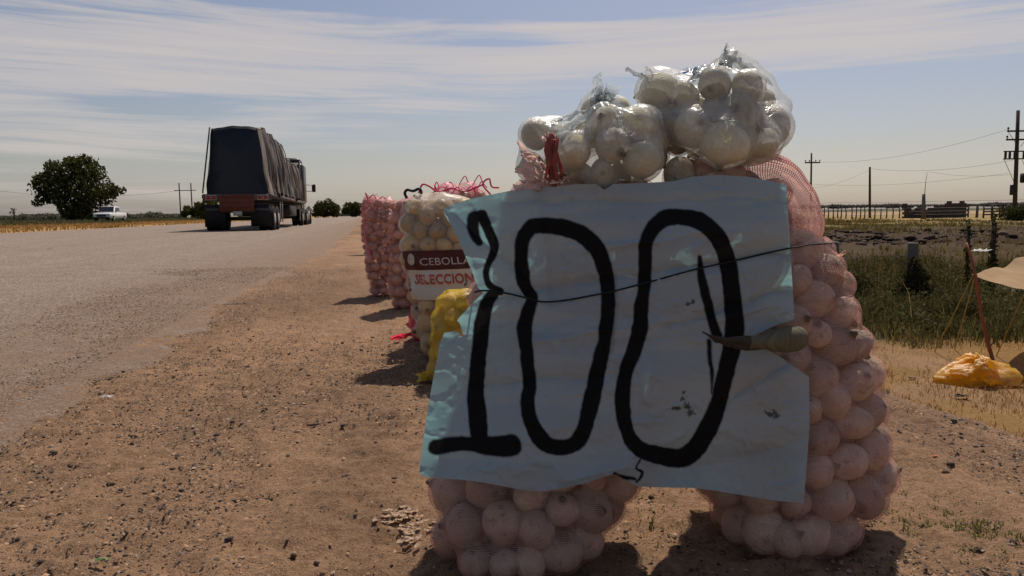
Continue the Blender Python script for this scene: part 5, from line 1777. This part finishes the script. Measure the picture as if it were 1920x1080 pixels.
# short green tufts on the shoulder lower right
pts = []
g = np.random.default_rng(75)
for (px, py, n, s_) in [(1690, 945, 60, .05), (1765, 965, 160, .07), (1800, 985, 120, .05), (1860, 1005, 160, .06), (1740, 1000, 60, .05), (1285, 965, 50, .05), (1900, 1030, 70, .05), (1720, 985, 60, .05), (1250, 1000, 30, .04)]:
    c0 = on_ground(px, py)
    q = g.normal(0, s_, (n, 2))
    for a, b in q:
        x, y = c0.x + a, c0.y + b
        pts.append((x, y, gz((x, y, 0))))
vv_, ff_, tone = blades(np.array(pts), .013, .0014, 76, 1.3)
tag(mk('green_tufts', vv_, ff_, M_GRASS, attrs={'tone': tone}), 'short green grass tufts on the earth beside the right sack', 'grass', kind='stuff')


# bushes on the near post and tall stems
def small_bush(label, c0, h, r_, n, seed, cone=True, m=M_WEED, size=.02):
    root = empty('bush', c0, 0, label, 'bush')
    cs, rs = [], []
    for q in range(7):
        f = q / 6
        cs.append((0.02 * math.sin(q * 2), .02 * math.cos(q * 2), h * (.12 + .8 * f))); rr = r_ * (1 - .72 * f if cone else 1); rs.append([rr * (1 + .35 * math.sin(q * 2.3 + seed)), rr, h * (.16 + .05 * math.sin(q * 1.7))])
    v_, f_, tone = leaves(n, cs, rs, size, seed, shell=.3)
    mk('foliage', v_, f_, m, root, attrs={'tone': tone * .8})
    b_ = MB()
    for q in range(7):
        a = q * .9
        b_.tube([(0, 0, 0), (r_ * .3 * math.cos(a), r_ * .3 * math.sin(a), h * .5), (r_ * .35 * math.cos(a + .3), r_ * .35 * math.sin(a + .3), h * .85)], .006, 5)
    b_.build('stem', M_BARK, root)
    return root


q = P(1712, 590, 8.45); small_bush('dark cone-shaped bush growing up the nearest old post', (q.x, 8.45, gz(q)), .50, .25, 4200, 81)
q = P(1810, 560, 9.6); small_bush('slim upright weed stem left of the tan tarp', (q.x, 9.6, gz(q)), .95, .05, 260, 82, True, M_WEED, .03)
q = P(1857, 560, 9.3); small_bush('thin dark weed stalk behind the tan tarp corner', (q.x, 9.3, gz(q)), .98, .07, 420, 83, True, M_WEED, .03)
q = P(1905, 420, 52); small_bush('dark shrub at the foot of the tall pole', (q.x, 52, gz(q)), 1.0, 1.1, 2200, 84, False, M_LEAF, .09)
q = P(1590, 560, 8.2); small_bush('low dark bush below the squat old post', (q.x, 8.2, gz(q)), .38, .26, 2600, 85, False, M_WEED, .02)

# dug earth clods
g = np.random.default_rng(90)
ico = bpy.data.meshes.new('i')
import bmesh
bm = bmesh.new(); bmesh.ops.create_icosphere(bm, subdivisions=1, radius=1); bm.verts.ensure_lookup_table()
IV = np.array([v.co[:] for v in bm.verts]); IF = np.array([[v.index for v in f.verts] for f in bm.faces]); bm.free()


OV = np.array([(1, 0, 0), (0, 1, 0), (-1, 0, 0), (0, -1, 0), (0, 0, 1)], float)
OF = np.array([(0, 1, 4), (1, 2, 4), (2, 3, 4), (3, 0, 4)])


def stones(pts, rad, seed, flat=.6, colours=None, IV=IV, IF=IF):
    g = np.random.default_rng(seed)
    n = len(pts)
    s_ = rad[:, None] * g.uniform(.6, 1.35, (n, 3)); s_[:, 2] *= flat
    a = g.uniform(0, 6.283, n); ca, sa = np.cos(a), np.sin(a)
    v = IV[None] * (1 + g.uniform(-.22, .22, (n, len(IV), 1))) * s_[:, None]
    x = v[..., 0] * ca[:, None] - v[..., 1] * sa[:, None]; y = v[..., 0] * sa[:, None] + v[..., 1] * ca[:, None]
    v = np.stack([x, y, v[..., 2]], -1) + pts[:, None]
    f = (IF[None] + (np.arange(n) * len(IV))[:, None, None]).reshape(-1, 3)
    cc_ = colours[g.integers(0, len(colours), n)] * g.uniform(.7, 1.3, (n, 1))
    return v.reshape(-1, 3), f, np.repeat(cc_, len(IV), 0)


M_STONE = mat('grit', rough=.9, spec=.2, attr='cover')
gcol = np.array([(.07, .045, .032), (.11, .075, .053), (.20, .135, .09), (.04, .03, .024), (.30, .22, .16), (.08, .065, .058), (.15, .095, .062), (.33, .20, .12)])
def pebd(u, v):
    return np.clip(.48 + .75 * fbm(u * 1.6, v * 1.2, 4) + .5 * np.exp(-((u + 1.0) / .6) ** 2), .10, 1)
pts, u, v = scatter(230000, -3.0, 2.0, .95, 9.0, 91, pebd, 2.0)
g = np.random.default_rng(92)
rad = .0011 + .0040 * g.random(len(pts)) ** 4 + .0003 * v
pts[:, 2] += rad * .25 + np.where(u < -1.1 + .34 * sstep(3.5, 14, v), .014, 0)
vv_, ff_, cc_ = stones(pts, rad, 93, .7, gcol, OV, OF)
tag(mk('gravel', vv_, ff_, M_STONE, attrs={'cover': cc_}), 'loose gravel and grit over the shoulder', 'gravel', kind='stuff')
pts, u, v = scatter(3200, -1.9, 2.0, 1.0, 5.0, 94, pebd, 1.3)
rad = .0030 + .007 * g.random(len(pts)) ** 5
pts[:, 2] += rad * .2
vv_, ff_, cc_ = stones(pts, rad, 95, .6, gcol * .85)
tag(mk('clods', vv_, ff_, M_STONE, attrs={'cover': cc_}), 'scattered dark clods and stones on the shoulder', 'stones', kind='stuff')
# spoil: dark lumps in the field
pts, u, v = scatter(15000, 3.0, 24, 11.2, 30, 96, lambda u, v: np.clip(.25 + 1.2 * fbm(u * .35, v * .45, 3), 0, 1))
rad = .03 + .13 * g.random(len(pts)) ** 2.5
vv_, ff_, cc_ = stones(pts, rad, 97, .6, np.array([(.05, .030, .02), (.075, .045, .03), (.035, .022, .016), (.11, .07, .045)]))
tag(mk('earth_clods', vv_, ff_, M_STONE, attrs={'cover': cc_}), 'dug dark brown clods heaped in the field', 'earth', kind='stuff')

# ------------------------------------------------------------------ litter and small things on the ground
def slab(name, label, cat, a, b, wid, thick, m, group=None, bend=0.0):
    p0, p1 = on_ground(*a), on_ground(*b)
    b_ = MB()
    mid = (p0 + p1) / 2 + Vector((0, bend, 0))
    pts = curve_pts([p0, mid, p1], 12)
    pts[:, 2] += thick * .3 - .005
    pts[:, 1] += np.array([.004 * vnoise(i * .7, len(label) * 1.3) for i in range(12)])
    rr = wid / 2 * (1 + .25 * np.array([vnoise(i * .9, len(label)) for i in range(12)]))
    b_.tube(pts, rr, 7)
    return tag(b_.build(name, m), label, cat, group)


M_STICK = mat('dark_stick', (.10, .062, .04), .9, var=.3, vscale=30)
M_STICK2 = mat('bleached_stick', (.22, .17, .13), .9, var=.3, vscale=30)
slab('stick', 'flat dark brown stick lying on the dirt in the lower left foreground', 'stick', (411, 938), (512, 932), .008, .004, M_STICK)
slab('stick', 'thin grey twig on the earth right of the leaning sack', 'stick', (1645, 838), (1712, 847), .006, .003, M_STICK2)
slab('stick', 'thin dark twig on the gravel between road and yellow bag', 'stick', (575, 795), (680, 786), .006, .003, M_STICK, bend=.012)
slab('stick', 'small dark stick left of the shadow of the yellow bag', 'stick', (535, 762), (572, 755), .009, .004, M_STICK)
slab('stick', 'pale dry reed lying on the dirt by the road edge', 'stick', (500, 660), (570, 662), .005, .003, mat('pale_reed', (.42, .30, .18), .8))
slab('tar_lump', 'low dark ridge of tar at the broken asphalt edge', 'tar', (392, 573), (468, 568), .016, .003, mat('tar', (.12, .09, .07), .9))


def flakes(name, label, cat, spots, m, seed, size, curl=.4):
    """dry skins: small curled sheets"""
    g = np.random.default_rng(seed)
    b_ = MB()
    for (px, py) in spots:
        c0 = np.array(on_ground(px, py))
        n = 5
        s_ = size * g.uniform(.5, 1.4)
        a = g.uniform(0, 6.28)
        U_, V_ = np.meshgrid(np.linspace(-1, 1, n), np.linspace(-1, 1, n))
        rr = 1 - .25 * (U_ ** 2 + V_ ** 2) + g.normal(0, .06, U_.shape)
        x, y = U_ * s_ * rr, V_ * s_ * .55 * rr
        z = curl * s_ * (U_ ** 2 * g.uniform(.1, .6)) + g.normal(0, s_ * .05, U_.shape) - .004
        tl = g.uniform(-.5, .5)
        z = z + np.maximum(0, x * math.sin(tl))
        X = x * math.cos(a) - y * math.sin(a); Yy = x * math.sin(a) + y * math.cos(a)
        v = np.stack([X, Yy, z], -1).reshape(-1, 3) + c0
        i = np.arange(n * n).reshape(n, n)
        b_.add(v, np.stack([i[:-1, :-1], i[:-1, 1:], i[1:, 1:], i[1:, :-1]], -1).reshape(-1, 4))
    return tag(b_.build(name, m, None, True), label, cat, kind='stuff')


g = np.random.default_rng(5)
M_SKIN = mat('dry_onion_skin', (.48, .34, .23), .6, var=.4, vscale=50, trans=.35)
sp_ = [(755 + g.normal(0, 26), 968 + g.normal(0, 11)) for _ in range(55)] + [(770 + g.normal(0, 20), 1000 + g.normal(0, 12)) for _ in range(25)]
flakes('onion_skins', 'pale heap of dry onion skins beside the left sack', 'onion skins', sp_, M_SKIN, 6, .0105, .2)
sp_ = [(g.uniform(420, 800), g.uniform(600, 1070)) for _ in range(34)] + [(g.uniform(1660, 1915), g.uniform(800, 1070)) for _ in range(30)] + [(665, 690), (660, 695), (740, 700), (205, 748), (36, 776), (1200, 1000), (1290, 1040), (1265, 1010)]
flakes('skin_flakes', 'scattered pale flakes of onion skin on the dirt', 'onion skins', sp_, M_SKIN, 7, .007)


def scrap(label, px, py, m, size, seed, name='scrap', cat='litter', z=0.0):
    c0 = on_ground(px, py)
    g = np.random.default_rng(seed)
    n = 9
    U_, V_ = np.meshgrid(np.linspace(-1, 1, n), np.linspace(-1, 1, n))
    x = U_ * size * (1 + .3 * vnoise(V_ * 2 + seed, U_)) ; y = V_ * size * .6 * (1 + .3 * vnoise(U_ * 2, V_ + seed))
    zz_ = size * (.35 + .45 * np.abs(fbm(U_ * 1.5 + seed, V_ * 1.5, 3)))
    v = np.stack([x, y, zz_ + z], -1).reshape(-1, 3) + np.array(c0)
    i = np.arange(n * n).reshape(n, n)
    o = mk(name, v, np.stack([i[:-1, :-1], i[:-1, 1:], i[1:, 1:], i[1:, :-1]], -1).reshape(-1, 4), m, None, True)
    return tag(o, label, cat)


scrap('small green leaf on the dirt near the bottom left', 190, 1054, mat('green_leaf', (.22, .33, .14), .6, trans=.4), .010, 1, 'leaf', 'leaf')
scrap('crumpled whitish plastic scrap on the asphalt edge at left', 200, 748, mat('white_scrap', (.6, .58, .55), .5, trans=.3), .016, 2)
scrap('tiny red bit of litter right of the leaning sack', 1754, 858, mat('red_scrap', (.55, .10, .05), .6), .007, 3)
scrap('white plastic scrap caught on the weeds above the tarp corner', 1836, 560, mat('white_bag_scrap', (.75, .74, .72), .5, trans=.4), .075, 4, z=.52)
scrap('dark clump of dung-like earth left of the yellow bag', 1802, 748, mat('dark_clump', (.04, .03, .02), .9), .03, 6, 'earth_clump', 'clod')
scrap('small dark clump in the dry grass near the leaning sack', 1710, 712, mat('dark_clump2', (.04, .03, .02), .9), .02, 7, 'earth_clump', 'clod')

# ------------------------------------------------------------------ tarp shelter and yellow bag at right
YB = 4.9
sb = on_ground(1868, 690)
sh = empty('shade_shelter', tuple(sb), 0, 'low shelter of tan cloth held up by a leaning reddish stick at the right edge', 'shelter')
sbv = np.array(sb)
n = 40
cA, cB, cC, cD = P(1822, 509, sb.y + .02), P(2330, 560, sb.y - .5), P(2400, 470, sb.y + 1.9), P(1950, 478, sb.y + 1.7)
q0, q1 = np.meshgrid(np.linspace(0, 1, n), np.linspace(0, 1, n))
A_, B2, C_, D_ = (np.array(q) for q in (cA, cB, cC, cD))
S = (1 - q0)[..., None] * (1 - q1)[..., None] * A_ + q0[..., None] * (1 - q1)[..., None] * B2 + q0[..., None] * q1[..., None] * C_ + (1 - q0)[..., None] * q1[..., None] * D_
S[..., 2] -= .16 * np.sin(np.pi * q0) * (.5 + .5 * np.sin(np.pi * q1)) - .03 * fbm(q0 * 5, q1 * 5, 3)
i = np.arange(n * n).reshape(n, n)
mk('cloth', S.reshape(-1, 3) - sbv, np.stack([i[:-1, :-1], i[:-1, 1:], i[1:, 1:], i[1:, :-1]], -1).reshape(-1, 4), mat('tan_cloth', (.52, .36, .20), .85, var=.25, vscale=6, trans=.4), sh, True)
b_ = MB(); b_.tube(curve_pts([(0, 0, -.03), np.array(P(1842, 600, sb.y)) - sbv, np.array(P(1829, 515, sb.y)) - sbv, np.array(P(1812, 455, sb.y + .1)) - sbv], 14), np.linspace(.013, .007, 14), 8)
b_.build('stick', mat('red_brown_stick', (.26, .09, .045), .8, var=.3), sh, True)
M_ROPE = mat('yellow_rope', (.42, .28, .09), .8)
for (a, b) in [(P(1826, 513, sb.y), on_ground(1752, 660)), (P(1925, 540, sb.y - .1), on_ground(1868, 668)), (P(1829, 515, sb.y), on_ground(1790, 655))]:
    b_ = MB(); b_.tube([np.array(a) - sbv, np.array(b) - sbv], .0035, 5); b_.build('guy_rope', M_ROPE, sh)
for (x, y, Y_) in [(2320, 565, sb.y - .5), (2390, 480, sb.y + 1.9), (1950, 482, sb.y + 1.7)]:
    q = P(x, y, Y_); g0 = gz(q)
    b_ = MB(); b_.tube([np.array((q.x, q.y, g0)) - sbv, np.array(q) + (0, 0, .05) - sbv], .014, 7); b_.build('stick', M_STICK, sh)

yb = on_ground(1850, 726)
ybag = empty('plastic_bag', (yb.x, yb.y + .10, gz(yb)), 0, 'crumpled yellow and orange plastic bag on the dry grass at right', 'plastic bag')
nth, nph = 72, 34
th = np.linspace(0, 2 * np.pi, nth, endpoint=False); ph = np.linspace(.02, np.pi * .62, nph)
PH, TH_ = np.meshgrid(ph, th, indexing='ij')
rr = 1 + .28 * fbm(np.cos(TH_) * 1.5 + 5, np.sin(TH_) * 1.5 + PH, 4) + .10 * np.abs(fbm(TH_ * 3, PH * 5, 3))
elong = 1 + .55 * np.abs(np.cos(TH_)) ** 7
x = .138 * rr * np.sin(PH) * np.cos(TH_) * elong
y = .13 * rr * np.sin(PH) * np.sin(TH_)
z = np.maximum(.004, .135 * rr * np.cos(PH) * (1 - .25 * np.abs(np.cos(TH_))) + .012)
i = np.arange(nth * nph).reshape(nph, nth)
mk('film', np.stack([x, y, z], -1).reshape(-1, 3), np.stack([i[:-1], np.roll(i, -1, 1)[:-1], np.roll(i, -1, 1)[1:], i[1:]], -1).reshape(-1, 4),
   film_mat('yellow_film', (.95, .65, .12), .58, .0, .5, .003, 12, (.78, .50, .04)), ybag, True)
v = np.stack([x, y, z], -1).reshape(-1, 3) * (.62, .7, .85)
mk('contents', v, np.stack([i[:-1], np.roll(i, -1, 1)[:-1], np.roll(i, -1, 1)[1:], i[1:]], -1).reshape(-1, 4), mat('orange_contents', (.70, .30, .14), .6, var=.5, vscale=14), ybag, True)
